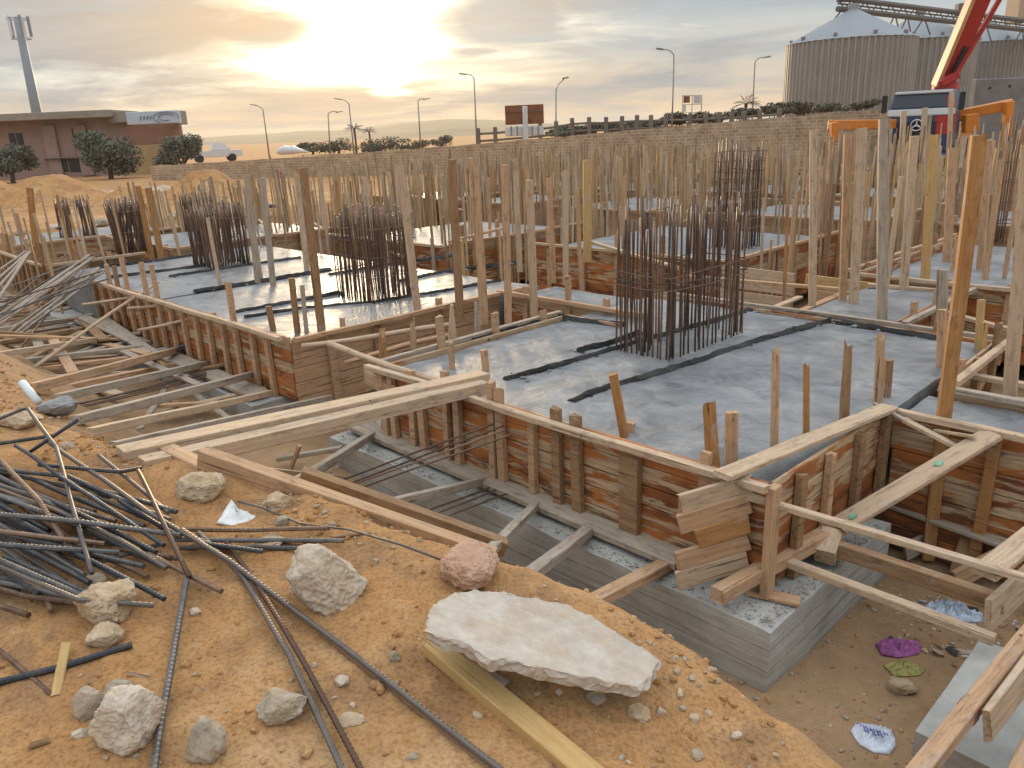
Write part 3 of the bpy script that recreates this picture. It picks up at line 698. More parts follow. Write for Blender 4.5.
# the rest of the crowd of uprights, past counting
bm = bmesh.new(); nt = 0; nl = 0
while nt < 1500:
    if nt > 1220: u, v = rnd(8, 20.3), rnd(5, 24.5)
    elif nt > 1080: u, v = rnd(12.5, 20.4), random.choice([.2, 3.8, 4.2, 5.2, 6.2, 8.8])+rnd(-.4, .6)
    elif random.random() < .55: u, v = rnd(-10, 20), random.choice([10.1, 11.3, 13.2, 14.9, 16.4, 18.2, 19.9, 21.1, 22.8, 24.4])+rnd(-.3, .3)
    else: u, v = random.choice([-9.2, -5.6, -4.9, -1.2, -.4, 3.4, 4.1, 7.8, 8.6, 12.3, 13.1, 16.8, 17.4, 20])+rnd(-.25, .25), rnd(4, 24.5)
    p = U(u, v, .95); c = proj(p)
    if c is None or not (-10 < c[0] < 1034) or c[2] < 10.5: continue
    if 600 < c[0] < 760 and c[2] < 14: continue
    right = sst(600, 900, c[0]); H = rnd(.8, 1.5)+sst(760, 900, c[0])*rnd(.0, .3)+(rnd(.1, .35) if random.random() < .12 else 0)
    if c[0] < 260: H = rnd(.6, 1.25)
    if random.random() < .2: H = rnd(.3, .7)
    if not on_pad(u, v): p = U(u, v, 0); H += .95
    nb = len(bm.verts); lumber(bm, H, random.choice([.028, .034, .045, .06]), .03, seg=2, warp=.006); bm.verts.ensure_lookup_table(); nfc = len(bm.faces)
    m = frame(p, Vector((rnd(-.04, .04)-(.05 if c[0] < 300 else 0), rnd(-.03, .03), 1)), Vector((math.cos(k_ := rnd(-.6, .6)), math.sin(k_), 0)))
    for q in bm.verts[nb:]: q.co = m @ q.co
    mi = random.randrange(5); bm.faces.ensure_lookup_table()
    for f in bm.faces[nl:]: f.material_index = mi
    nl = nfc; nt += 1
def upright(name, d, l_):      # same woods, grain running up the posts
    m_, n_, k_, b_ = new_mat(name); g_ = tex(n_, k_, ocoord(n_, k_, (14, 14, 1.2), False), 2.2, 6, .65, .3); c_1 = ramp(n_, [(.28, d), (.62, l_)]); k_.new(g_, c_1.inputs[0])
    bg_ = ramp(n_, [(.35, (.72, .68, .64)), (.6, (1, 1, 1))]); k_.new(tex(n_, k_, ocoord(n_, k_, (3, 3, .5), False), 1.5, 3), bg_.inputs[0]); k_.new(mixc(n_, k_, 1, c_1.outputs[0], bg_.outputs[0], 'MULTIPLY'), b_.inputs['Base Color']); b_.inputs['Roughness'].default_value = .8; return m_
o = obj('post_thicket', bm, [upright('upright_pale', (.36, .25, .15), (.66, .50, .33)), upright('upright_tan', (.33, .19, .09), (.60, .40, .22)), upright('upright_grey', (.28, .21, .15), (.54, .44, .33)), upright('upright_yellow', (.40, .24, .10), (.60, .41, .20)), upright('upright_brown', (.2, .11, .055), (.42, .26, .14))])
tag(o, 'crowd of slender uprights filling the far half of the site', 'posts', kind='stuff')

# ------------------------------------------------------------------ loose timber and poles
def pole(label, p, q, r, mat, cat='pole', name='timber_pole', group=None):
    p, q = P3(p), P3(q); bm = bmesh.new(); L = (q-p).length; n = 10; ph = rnd(0, 9)
    tube(bm, [(L*i/n, math.sin(i*.7+ph)*.008, math.cos(i*.5+ph)*.008) for i in range(n+1)], r, 8, radii=[r*rnd(.9, 1.08) for _ in range(n+1)])
    o = obj(name, bm, M[mat], smooth=True); o.matrix_world = frame(p, q-p); return tag(o, label, cat, group)
# planks at the foot of the formwork
beam('walkway_plank', 'broad weathered plank lying along the foot of the front panel', 'plank', (358, 424, .46), (686, 560, .46), .24, .045, 'grey', rag=.01)
beam('walkway_plank', 'wide grey plank on the footing ending beside the bare board end panel', 'plank', U(8.5, -.19, .46), U(5.65, -.22, .46), .24, .04, 'grey', rag=.01)
beam('walkway_plank', 'wide grey plank further left on the footing under the slender pole', 'plank', U(11.6, -.2, .46), U(9.0, -.2, .46), .26, .04, 'grey', rag=.01)
# stacked boards at the front corner
for i, (a, b, m) in enumerate((((684, 503), (766, 472), 'pale'), ((684, 522), (762, 491), 'tan'), ((690, 545), (762, 512), 'orange'), ((682, 562), (762, 530), 'tan'), ((682, 584), (764, 548), 'pale'))):
    z = .985-.12*i; f_ = 0 if i != 2 else .25; pa = U(.345-.25*f_, -.36+.30*f_, z+.1*f_); pb = U(.09, -.045, z+.095)
    beam('timber_board', ['topmost', 'second from top', 'middle dark-ended', 'second from bottom', 'lowest'][i]+' short board of the stack nailed at the front corner', 'board', pa, pb, (.026 if i != 2 else .05)+rnd(0, .004), .122, m, rag=.012, group='boards stacked at the front corner')
beam('timber_batten', 'light batten leaning from the corner stack across the right pit', 'batten', (716, 488, 1.02), (1030, 580, .8), .05, .035, 'pale')
beam('timber_batten', 'lower batten nailed to the corner post and running over the trench', 'batten', (772, 556, .55), (994, 640, .5), .06, .045, 'pale')
beam('timber_post', 'corner post at the front corner of the nearest pad', 'post', U(-.04, -.04, .42), U(-.04, -.04, 1.10), .085, .05, 'tan', AV, 'tall timber posts')
beam('timber_beam', 'brown square beam lying on the footing below the corner stack', 'beam', (717, 596, .55), (851, 521, .56), .09, .08, 'tan', rag=.008)
beam('timber_board', 'short flat board on the footing end beside the brown beam', 'board', (748, 590, .42), (800, 602, .42), .09, .025, 'tan')
beam('timber_board', 'pale board with green paint marks sloping over the right pit', 'board', (838, 526, .62), (992, 434, 1.09), .15, .03, 'pale', rag=.01)
mb = bpy.data.objects[-1] if False else [o for o in COL.objects if o.get('label', '').startswith('pale board with green')][0]
paint = plain('green_paint', (.20, .40, .27), .9, var=.5, scale=30); redp = plain('red_marking', (.36, .14, .12), .8, var=.4, scale=20)
def mark(par, x, w, y0, y1, zt, mat):
    bm = bmesh.new(); n = 7; pl = [(x+w*math.cos(6.283*i/n)*rnd(.7, 1.1), (y0+y1)/2+(y1-y0)/2*math.sin(6.283*i/n)*rnd(.7, 1.05)) for i in range(n)]
    prism(bm, pl, zt, zt+.0015); return obj('paint_mark', bm, mat, par)
Lb = max(v.co.x for v in mb.data.vertices); mark(mb, .10, .035, -.04, .015, .019, paint); mark(mb, Lb-.40, .035, -.03, .025, .019, paint)
beam('timber_beam', 'rough grained beam with a cut block end crossing the trench', 'beam', (832, 547, .52), (1004, 604, .55), .07, .09, 'brown', rag=.01)
beam('wood_block', 'sawn block end face on the rough beam at the footing corner', 'block', (825, 557, .49), (833, 534, .56), .12, .12, 'pale', rag=.006, seg=2)
beam('timber_board', 'mud-stained board low in the right pit', 'board', (888, 502, .35), (1016, 548, .35), .12, .03, 'grey', rag=.01)
beam('timber_batten', 'short pale batten angled from the right rail to the marked board', 'batten', (903, 420, 1.1), (955, 447, .98), .06, .025, 'pale')
beam('timber_batten', 'thin stick nailed beside the short angled batten', 'batten', (874, 404, 1.13), (905, 421, 1.1), .03, .02, 'grey')
beam('timber_batten', 'thin lath from the angled batten to the right rail', 'batten', (934, 430, 1.03), (974, 437, 1.08), .025, .02, 'pale')
beam('timber_strut', 'reddish strut propped up in the dark of the right pit', 'strut', (956, 575, 0.05), (978, 502, .5), .08, .05, 'brown')
beam('timber_board', 'board standing on edge deep in the right pit', 'board', (905, 552, .1), (948, 530, .2), .03, .14, 'grey')
beam('timber_board', 'lone board on edge near the loose right boards', 'board', (956, 580, .1), (1002, 556, .25), .03, .14, 'tan')
beam('timber_board', 'whitish board lying across the battens at the right edge', 'board', (985, 574, .78), (1040, 530, .88), .13, .03, 'pale', rag=.012)
beam('timber_board', 'wide pale board standing on edge at the lower right', 'board', (988, 618, .52), (1050, 560, .62), .03, .22, 'pale', rag=.01)
beam('timber_board', 'leaning pale board at the lower right edge with worn orange end', 'board', (986, 726, .62), (1050, 640, .82), .03, .20, 'pale', rag=.02)
beam('timber_beam', 'long square beam with a red mark in the lower right corner', 'beam', (905, 790, .62), (1048, 612, .72), .07, .07, 'tan', rag=.01)
rb = [o for o in COL.objects if o.get('label', '').startswith('long square beam with a red')][0]; bm = bmesh.new(); lumber(bm, .05, .074, .074, .52, 0, 0, seg=2, warp=.001); obj('paint_band', bm, redp, rb)
beam('timber_batten', 'batten in the bottom right corner beyond the red-marked beam', 'batten', (1008, 790, .5), (1050, 700, .6), .06, .05, 'tan')
beam('timber_beam', 'upper beam of the heavy stacked pair bridging to the front pad', 'beam', (121, 455, 1.33), (484, 376, 1.17), .15, .07, 'pale', rag=.006)
beam('timber_beam', 'lower front beam of the heavy stacked pair bridging to the front pad', 'beam', (142, 466, 1.30), (484, 387, 1.13), .12, .09, 'pale', rag=.006)
beam('timber_beam', 'long dark-spotted beam sloping along the sand edge into the trench', 'beam', (202, 457, 1.40), (494, 560, .98), .075, .11, 'tan', rag=.006)
beam('timber_beam', 'second long beam behind the dark-spotted one at the sand edge', 'beam', (300, 476, 1.2), (505, 548, .7), .075, .10, 'brown', rag=.006)
beam('timber_beam', 'short square beam end poking over the sand by the white sheet', 'beam', (168, 452, 1.3), (212, 474, 1.31), .09, .08, 'tan', rag=.006)
SG = 'struts between sand bank and formwork'
for lab, p, q, w, t, m in [
 ('short strut nearest the corner, pale, under the broad plank', (586, 606, .62), (672, 562, .42), .085, .06, 'tan'),
 ('second strut from the corner meeting the broad plank', (512, 590, .72), (594, 526, .42), .08, .06, 'grey'),
 ('narrow strut with a red end meeting the broad plank', (486, 556, .8), (538, 504, .44), .06, .05, 'grey'),
 ('flat strut above the lower rod group', (382, 506, .9), (486, 480, .44), .05, .06, 'grey'),
 ('slanting strut beneath the stacked beam pair', (298, 482, 1.0), (374, 434, .44), .06, .06, 'grey'),
 ('thin strut beyond the stacked beam pair', (112, 447, 1.15), (330, 398, .45), .05, .06, 'grey'),
 ('pale pipe-like strut on the left pit floor', (90, 432, 1.1), (270, 393, .5), .06, .06, 'pale'),
 ('square strut below the rod line on the left pit', (76, 420, 1.1), (262, 372, .5), .07, .07, 'grey'),
 ('strut second from the far end of the left pit', (58, 398, 1.1), (206, 364, .5), .06, .07, 'grey'),
 ('strut at the far end beside the grey pipe', (32, 388, 1.15), (178, 350, .5), .07, .08, 'tan'),
 ('long flat timber at the left pit edge under the slender pole', (-6, 355, .9), (126, 335, .45), .08, .06, 'pale'),
 ('dark board lying left below the rods', (-5, 343, .6), (120, 322, .45), .14, .05, 'brown')]:
    beam('timber_strut', lab, 'strut', p, q, w, t, m, group=SG, rag=.008)
for i in range(22):
    x, y = rnd(-5, 130), rnd(300, 345); a = W(x, y, .25+rnd(0, .2)); d = (BV*rnd(.7, 1)-AV*rnd(-.3, .5)).normalized()
    beam('timber_board', 'loose weathered board scattered on the far left pit floor', 'board', a, a+d*rnd(.7, 2.2)+ZV*rnd(-.05, .1), rnd(.07, .16), .03, random.choice(['grey', 'brown', 'tan', 'grey']), group='boards scattered on the left pit floor')
beam('timber_batten', 'small grey stick resting across the trench by the stacked beams', 'batten', (278, 459, .3), (342, 448, .45), .06, .04, 'grey')
beam('timber_batten', 'thin upright stick crossing the small grey stick', 'batten', (289, 474, .2), (300, 446, .5), .035, .03, 'tan')
beam('timber_batten', 'pale batten lying behind the dark-spotted beam', 'batten', (262, 470, .9), (345, 478, .5), .06, .035, 'pale')
beam('timber_board', 'pale short plank tilting under the stacked beam pair', 'board', (366, 376, .95), (366+35, 398, .9), .03, .13, 'tan')
pole('slender pale pole leaning up to the second pad rail', (26, 372, .6), (158, 282, 1.2), .022, 'pale')
pole('rounded pole closing the gap between the two front pads', (328, 344, 1.12), (478, 395, 1.1), .032, 'pale')
pole('thin pole crossing the gap behind the rounded one', (302, 346, 1.1), (452, 325, 1.06), .026, 'pale')
pole('pole spanning the gap towards the pointed pale stake', (345, 362, .95), (455, 333, 1.0), .026, 'tan')
for i, (p, q) in enumerate((((82, 304, 1.0), (158, 295, 1.0)), ((128, 309, .9), (172, 303, 1.05)), ((138, 330, .7), (215, 314, 1.05)))):
    pole(['upper', 'middle', 'lowest'][i]+' thin pole nailed to the studs of the long front panel', p, q, .02, 'pale')
for i in range(16):
    u = rnd(5, 11); v = rnd(-1.6, -.4); z = rnd(.3, .5); a = U(u, v, max(z, gz(*U(u, v).xy)+.03)); d = (BV*rnd(-.4, 1)+AV*rnd(-1, 1)).normalized()
    beam('timber_board', 'loose weathered board scattered across the left trench floor', 'board', a, a+d*rnd(.4, 1.4)+ZV*rnd(.0, .06), rnd(.05, .13), .03, random.choice(['grey', 'brown', 'tan', 'pale']), group='boards scattered on the trench floor', rag=.015)
for i in range(9):
    u = rnd(.8, 3.8); v = rnd(-.85, -.4); a = U(u, v, gz(*U(u, v).xy)+.04); d = (BV*rnd(-.3, .3)+AV*rnd(-1, 1)).normalized()
    beam('wood_chip', 'broken wood scrap on the trench floor under the broad plank', 'wood scrap', a, a+d*rnd(.15, .5), rnd(.03, .08), .02, random.choice(['grey', 'brown', 'tan']), group='scraps on the trench floor', rag=.02)
for i in range(14):
    u, v = rnd(-2.2, -.5), rnd(.2, 1.5); a = U(u, v, gz(*U(u, v).xy)+rnd(.03, .1)); d = (BV*rnd(-1, 1)+AV*rnd(-1, 1)).normalized()
    beam('wood_chip', 'dark splintered scrap among the rubbish in the right pit', 'wood scrap', a, a+d*rnd(.12, .4)+ZV*rnd(-.02, .06), rnd(.02, .07), .015, random.choice(['grey', 'brown', 'tan', 'pale']), group='scraps in the right pit', rag=.02)
for i in range(26):
    u = rnd(7.5, 17); z = rnd(.28, .6); a = U(u, rnd(-2.6, -1.6), z+rnd(.1, .4)); b = U(u+rnd(-.5, .9), rnd(-.5, -.05), z*.8+.1)
    beam('timber_strut', 'weathered strut among many crossing the far left trench', 'strut', a, b, rnd(.05, .1), rnd(.03, .06), random.choice(['grey', 'tan', 'pale', 'brown', 'grey']), group='struts of the far left trench', rag=.01)
for i in range(12):
    u = rnd(6, 16); v = rnd(-1.4, -.3); z = rnd(.35, .6); a = U(u, v, z); b = U(u+rnd(1, 2.6), v+rnd(-.3, .3), z+rnd(-.1, .1))
    beam('timber_board', 'long flat board lying along the far left trench', 'board', a, b, rnd(.08, .18), .03, random.choice(['grey', 'tan', 'grey', 'brown']), group='boards lying along the far left trench', rag=.01)
# right rear pit cross pieces
for lab, p, q in (('upper cross batten over the right rear pit', (868, 285, 1.05), (1012, 296, 1.0)), ('middle cross batten over the right rear pit', (902, 301, 1.0), (1012, 330, .9)), ('cross batten from the thick orange post to the right edge', (940, 370, 1.0), (1040, 388, .95)), ('low cross batten behind the thick orange post', (955, 392, .8), (1040, 404, .9))):
    beam('timber_batten', lab, 'batten', p, q, .07, .04, 'pale')
# more thin battens crossing the gaps at mid distance
for i in range(26):
    v = random.choice([4.3, 4.9, 5.5, 10.5, 11, 15.4, 15.9, 20.4]); u = rnd(-4, 16); p = U(u, v, rnd(.95, 1.25)); c = proj(p)
    if c is None or not (60 < c[0] < 1000): continue
    d = random.choice([AV, BV, (AV+BV*.4).normalized()])
    beam('timber_batten', 'loose batten laid across a gap between the distant pads', 'batten', p, p+d*rnd(1.0, 2.4)+ZV*rnd(-.12, .12), .07, .04, random.choice(['pale', 'tan']), group='battens across the distant gaps')

# ------------------------------------------------------------------ reinforcing rods
def rod(label, pts, r, mat, group=None, ribs=False, name='steel_rod', cat='steel rod'):
    P = [P3(p) for p in pts]; base = P[0].copy(); path = []
    for i in range(len(P)-1):
        L = (P[i+1]-P[i]).length; n = max(3, int(L/(.007 if ribs else .12))); path += [P[i].lerp(P[i+1], k/n) for k in range(n)]
    path.append(P[-1]); k = rnd(0, 99)
    if ribs:
        radii = [r*(1.08 if (i % 3) == 0 else .93) for i in range(len(path))]
    else:
        radii = [r]*len(path)
    path = [p-base+noise.noise_vector(p*1.3+Vector((k, 0, 0)))*.012 for p in path]
    bm = bmesh.new(); tube(bm, path, r, 8, radii=radii); o = obj(name, bm, M[mat], smooth=not ribs); o.location = base
    return tag(o, label, cat, group)
RG = 'rods of the tangled steel heap'
rod('ribbed rod standing out alone at the lower left, running out of the bottom', [(188, 572, None, .05), (174, 660, None, .04), (152, 790, None, .05)], .0125, 'bluebar', RG, True)
rod('plain brown rod leading down to the ribbed rod', [(138, 470, None, .12), (163, 520, None, .13), (189, 576, None, .07)], .0105, 'rustbar', RG)
rod('longest dark ribbed rod crossing the sand to the bottom centre', [(45, 440, None, .12), (150, 512, None, .12), (230, 560, None, .08), (290, 606, None, .05), (400, 690, None, .04), (524, 786, None, .04)], .0115, 'rebar', RG, True)
rod('long ribbed rod lying just below the longest one', [(180, 530, None, .1), (270, 592, None, .03), (400, 694, None, .02), (512, 786, None, .02)], .011, 'rustbar', RG, True)
rod('left ribbed rod of the pair running to the bottom edge', [(200, 534, None, .06), (245, 580, None, .03), (292, 656, None, .05), (350, 786, None, .05)], .011, 'rebar', RG, True)
rod('right ribbed rod of the pair running to the bottom edge', [(225, 540, None, .04), (252, 578, None, .03), (306, 668, None, .05), (372, 786, None, .05)], .0105, 'rustbar', RG, True)
rod('dark rod bent sharply into a hook at the top of the heap', [(-20, 427, None, .15), (22, 409, None, .2), (28, 408, None, .2), (56, 446, None, .2), (92, 572, None, .12)], .0105, 'rebar', RG)
rod('short dark rod end pointing up beside the hooked rod', [(30, 452, None, .12), (79, 419, None, .2)], .0105, 'rebar', RG)
rod('black ribbed bar lying apart at the lower left', [(-20, 687, None, .02), (60, 668, None, .02), (132, 645, None, .02)], .0125, 'rebar', RG, True)
rod('thin brown bar lying across below the black bar', [(0, 650, None, .03), (50, 694, None, .02)], .009, 'rustbar', RG)
hr = [
 ([(-20, 447), (52, 436)], .15, 'rebar'), ([(-20, 466), (70, 476), (170, 520)], .1, 'bluebar'), ([(-20, 513), (80, 522), (182, 534)], .15, 'bluebar'),
 ([(-20, 543), (60, 548), (120, 551)], .13, 'bluebar'), ([(115, 550), (178, 560)], .05, 'rustbar'), ([(-20, 477), (60, 512), (120, 540), (168, 568)], .1, 'rebar'),
 ([(0, 460), (40, 502), (70, 548)], .16, 'rustbar'), ([(15, 445), (80, 490), (166, 545)], .14, 'rebar'), ([(-20, 497), (40, 505), (95, 520)], .08, 'bluebar'),
 ([(-20, 485), (36, 545), (80, 556)], .06, 'rustbar'), ([(40, 465), (120, 472), (140, 468)], .1, 'rebar'), ([(60, 480), (140, 500), (178, 512)], .06, 'bluebar'),
 ([(-20, 550), (40, 594)], .08, 'bluebar'), ([(-20, 530), (54, 584)], .08, 'bluebar'), ([(-10, 520), (85, 575)], .07, 'bluebar'), ([(30, 540), (86, 577)], .05, 'rustbar'),
 ([(0, 565), (36, 566)], .05, 'bluebar'), ([(-20, 600), (28, 616)], .03, 'rustbar'), ([(30, 560), (52, 610)], .03, 'rustbar'), ([(20, 505), (100, 562)], .1, 'rustbar'),
 ([(0, 500), (58, 552)], .09, 'bluebar'), ([(90, 530), (140, 556)], .04, 'rustbar'), ([(92, 565), (160, 544)], .05, 'rebar'), ([(110, 560), (148, 576)], .03, 'rustbar'),
 ([(60, 500), (100, 530), (92, 560)], .04, 'rustbar'), ([(150, 555), (222, 592)], .03, 'rustbar'), ([(70, 488), (210, 545), (262, 552)], .05, 'bluebar'), ([(160, 528), (250, 530), (330, 528)], .03, 'rustbar'),
 ([(170, 540), (240, 541), (345, 540)], .03, 'bluebar'), ([(180, 548), (250, 546), (320, 548)], .02, 'rebar'), ([(-20, 528), (60, 540), (104, 545)], .11, 'rustbar'),
 ([(-20, 560), (30, 580)], .05, 'rebar'), ([(-20, 574), (20, 592)], .03, 'bluebar'), ([(-20, 490), (30, 530), (76, 572)], .05, 'rebar'), ([(0, 540), (66, 580)], .04, 'rebar'),
 ([(5, 518), (72, 566)], .05, 'bluebar'), ([(120, 500), (180, 536)], .08, 'rebar'), ([(100, 455), (168, 512)], .08, 'rebar')]
for i in range(34):
    y0 = rnd(462, 575); L_ = rnd(90, 190); sl_ = rnd(.15, .55); x0 = rnd(-60, 5); hr.append(([(x0, y0), (x0+L_*.55, y0+L_*.55*sl_), (x0+L_, min(604, y0+L_*sl_))], rnd(.02, .12), random.choice(['bluebar', 'rebar', 'rustbar', 'rebar'])))
for pts, h, m in hr:
    n = len(pts); rod('plain steel rod in the tangled heap at the left edge of the sand', [(x, y, None, .02+h*(.5+.5*(i/(n-1) < .8))) for i, (x, y) in enumerate(pts)], rnd(.0098, .0125), m, RG, True)
rod('twisted tie wire curling from the white sheet along the sand', [(238, 502, None, .06), (262, 508, None, .05), (300, 524, None, .03), (350, 530, None, .04), (400, 545, None, .1), (440, 560, None, .06)], .005, 'bluebar', None, name='tie_wire', cat='wire')
for i, (p, q) in enumerate((((322, 487, .62), (494, 424, .98)), ((330, 490, .62), (504, 426, .98)), ((338, 490, .62), (506, 430, .98)), ((350, 492, .62), (512, 434, .98)))):
    rod(['topmost', 'second', 'third', 'lowest'][i]+' rod of the group of four sloping up to the front panel', [p, q], .0075, 'cagebar', 'rods sloping over the trench')
for i, (p, q) in enumerate((((424, 512, .75), (498, 484, .42)), ((434, 514, .75), (505, 486, .42)), ((446, 516, .75), (516, 490, .42)))):
    rod(['left', 'middle', 'right'][i]+' rod of the lower three disappearing under the broad plank', [p, q], .0075, 'cagebar', 'rods sloping over the trench')
for i in range(4):
    rod(['first', 'second', 'third', 'fourth'][i]+' rod of the line of thin rods across the left pit, counted from the top', [(74+i*2, 404+i*1.2, .75), (130+i*3, 391+i, .62), (206, 372+i*2, .5)], .008, 'cagebar', 'thin rods across the left pit')
rod('bluish rod resting on the grey plank beyond the end panel', [(92, 362, .5), (170, 349, .55), (236, 333, .6)], .016, 'bluebar')
rod('second bluish rod resting on the grey plank beyond the end panel', [(110, 360, .5), (175, 351, .53), (230, 337, .58)], .014, 'rebar')
for i in range(11):
    o1, o2 = rnd(-40, 44), rnd(-16, 26)
    rod('long bar in the leaning bundle reaching up to the far left pads', [(-20+o1, 338+o1*.6+rnd(-8, 8), .45), (92+o2*.7, 255+o2*.9+rnd(-3, 3), 1.3)], rnd(.009, .014), random.choice(['palebar', 'rustbar', 'palebar', 'bluebar']), 'bars of the leaning bundle')
for i in range(7):
    o1 = rnd(-8, 14)
    beam('timber_batten', 'pale batten in the leaning bundle at the far left', 'batten', (-10+o1, 330+o1+rnd(-6, 6), .55), (92+o1*.6, 258+o1*.8, 1.3), .04, .03, 'grey', group='battens of the leaning bundle')
for i in range(4):
    beam('timber_batten', 'grey batten propped behind the leaning bundle at the left edge', 'batten', (-20+i*6, 284+i*5, .8), (34-i*2, 246+i*3, 1.3), .05, .03, 'grey', group='battens at the left edge')

# ------------------------------------------------------------------ stones
def rock(label, px, py, wpx, hpx, mat, flat=.7, lift=-.15, name='boulder', group=None, seed=None, cuts=13, z=None, sub=5):
    g = G(px, py+hpx*.4) if z is None else W(px, py+hpx*.4, z); dep = proj(g)[2]; w = wpx*dep/F/2; h = hpx*dep/F/2
    bm = bmesh.new(); bmesh.ops.create_icosphere(bm, subdivisions=sub, radius=1)
    rs = random.Random(seed if seed is not None else int(px*7+py)); k = Vector((rs.uniform(-50, 50), rs.uniform(-50, 50), 0))
    pl = []
    for _ in range(cuts):
        nrm = Vector((rs.gauss(0, 1), rs.gauss(0, 1), rs.gauss(0, .8))).normalized(); pl.append((nrm, rs.uniform(.62, .9)))
    for v in bm.verts:
        p = v.co.copy()
        for nrm, d in pl:
            e = p.dot(nrm)-d
            if e > 0: p -= nrm*e*.92
        q = v.co
        p *= 1+noise.noise(q*1.4+k)*.13+noise.noise(q*3.7+k)*.08-abs(noise.noise(q*6+k))*.10+noise.noise(q*12+k)*.045+noise.noise(q*27+k)*.028
        v.co = p
    xs = max(abs(v.co.x) for v in bm.verts); zs = max(abs(v.co.z) for v in bm.verts)
    ang = rs.uniform(0, 6.28)
    bm.transform(Matrix.Rotation(0, 4, 'Z'))
    for v in bm.verts: v.co = Vector((v.co.x/xs*w, v.co.y/xs*w*rs.uniform(.99, 1.0)*.85, v.co.z/zs*h*flat*1.15))
    o = obj(name, bm, M[mat], smooth=True); o.location = g+Vector((0, w*.5, h*flat*(.85+lift)))
    o.rotation_euler = (rs.uniform(-.15, .15), rs.uniform(-.15, .15), 0); return tag(o, label, 'rock', group)
RK = [
 ('largest pale rounded boulder lying in the middle of the sand', 321, 584, 92, 76, 'chalk', .95), ('pinkish boulder at the sand edge behind the broken slab', 472, 572, 68, 48, 'pink', .95),
 ('tan squared boulder right beside the steel heap', 101, 606, 66, 52, 'lime', .9), ('smaller pale rock touching the tan squared boulder from below', 103, 638, 40, 30, 'lime', .8),
 ('white pitted boulder in the lower left beside the ribbed rod', 123, 723, 70, 62, 'chalk', .95), ('grey brown flat stone leaning behind the white pitted boulder', 88, 703, 36, 44, 'greystone', .8),
 ('dull stone just above the white pitted boulder', 116, 690, 30, 24, 'greystone', .7), ('small white stone left of the white pitted boulder', 78, 735, 18, 14, 'chalk', .8),
 ('grey rubble lump at the bottom left of the rod pair', 205, 742, 42, 52, 'greystone', .9), ('flat oval grey stone at the bottom beside the rod pair', 278, 709, 52, 34, 'greystone', .8),
 ('buff boulder beneath the stacked beam pair ends', 195, 490, 56, 32, 'lime', .85), ('small buff rock beside the white sheet', 277, 502, 30, 22, 'lime', .85),
 ('pebble-sized brown rock under the small buff rock', 282, 521, 16, 14, 'greystone', .8), ('flat grey rock lying in the rods near the heap', 268, 545, 40, 14, 'lime', .7),
 ('small rock at the back of the tan squared boulder', 94, 582, 24, 18, 'greystone', .8), ('tan stone in front of the broken slab', 640, 715, 24, 17, 'lime', .8),
 ('small bluish stone beside the tan stone in front of the slab', 662, 712, 11, 11, 'chalk', .8), ('white pebble in the open sand between the rods', 341, 682, 17, 13, 'chalk', .8),
 ('small white pebble beside the ribbed rod', 194, 612, 14, 8, 'chalk', .7), ('rounded stone near the bottom between rods and plank', 413, 758, 14, 12, 'greystone', .8),
 ('upright white pebble below the broken slab', 559, 693, 8, 11, 'chalk', .9), ('small pale stone near the right sand edge', 737, 736, 12, 11, 'chalk', .8),
 ('pale pebble lower right on the sand', 697, 756, 14, 10, 'greystone', .8), ('grey stone pair half under the sand near the slab tip', 597, 700, 22, 10, 'greystone', .7),
 ('brown rubble at the bottom right of the sand', 694, 720, 14, 12, 'lime', .8), ('small grey stone by the largest boulder', 394, 657, 14, 18, 'greystone', .8),
 ('pale half buried stone right of the rod pair', 345, 722, 40, 14, 'lime', .5), ('buff stone half buried at the far left sand bank', 14, 420, 44, 24, 'lime', .8),
 ('tiny white rock under the hooked rod', 66, 446, 14, 10, 'chalk', .9)]
for lab, x, y, w, h, m, fl in RK: rock(lab, x, y, w, h, m, fl, group='rocks on the sand', sub=6 if w > 50 else 5)
rock('reddish stone lying alone in the trench below the plastic bags', 905, 688, 30, 18, 'lime', .8, group='rocks in the trench')
rock('grey mortar lump with a pipe stuck in it at the left sand bank', 53, 408, 42, 22, 'oldconc' , .9, name='mortar_lump')
bm = bmesh.new(); p = W(22, 383, 1.42); q = W(38, 402, 1.33); tube(bm, [p-p, q-p], .028, 12); o = obj('plastic_pipe', bm, plain('pale_pvc', (.62, .64, .64), .4, var=.1), smooth=True); o.location = p
tag(o, 'pale plastic pipe poking out of the grey mortar lump', 'pipe')
# broken slab
sl = [(424, 630), (428, 612), (437, 600), (456, 592), (480, 590), (521, 596), (567, 604), (600, 621), (632, 641), (662, 661), (652, 678), (640, 688), (610, 682), (577, 676), (540, 668), (505, 659), (488, 660), (462, 641), (440, 637)]
pts = []
for x, y in sl: pts.append(W(x, y, 1.40-.00085*(x-424)))
c = sum(pts, Vector())/len(pts); bm = bmesh.new()
den = []
for a, b in zip(pts, pts[1:]+pts[:1]):
    n = max(2, int((b-a).length/.012))
    den += [a.lerp(b, i/n) for i in range(n)]
lay = []
for k, (dz, sc) in enumerate(((0, .975), (-.004, .994), (-.016, 1.0), (-.034, .985), (-.05, .96))):
    lay.append([bm.verts.new((p-c)*sc+Vector((0, 0, dz))+noise.noise_vector(p*19+Vector((0, 0, k*3)))*(.003 if k == 0 else .013)+noise.noise_vector(p*55+Vector((0, 0, k*5)))*(.001 if k == 0 else .008)) for p in den])
n = len(den)
for a, b in zip(lay, lay[1:]):
    for i in range(n): bm.faces.new((a[i], a[(i+1) % n], b[(i+1) % n], b[i]))
bm.faces.new(lay[0]); bm.faces.new(lay[-1][::-1]); bmesh.ops.recalc_face_normals(bm, faces=bm.faces)
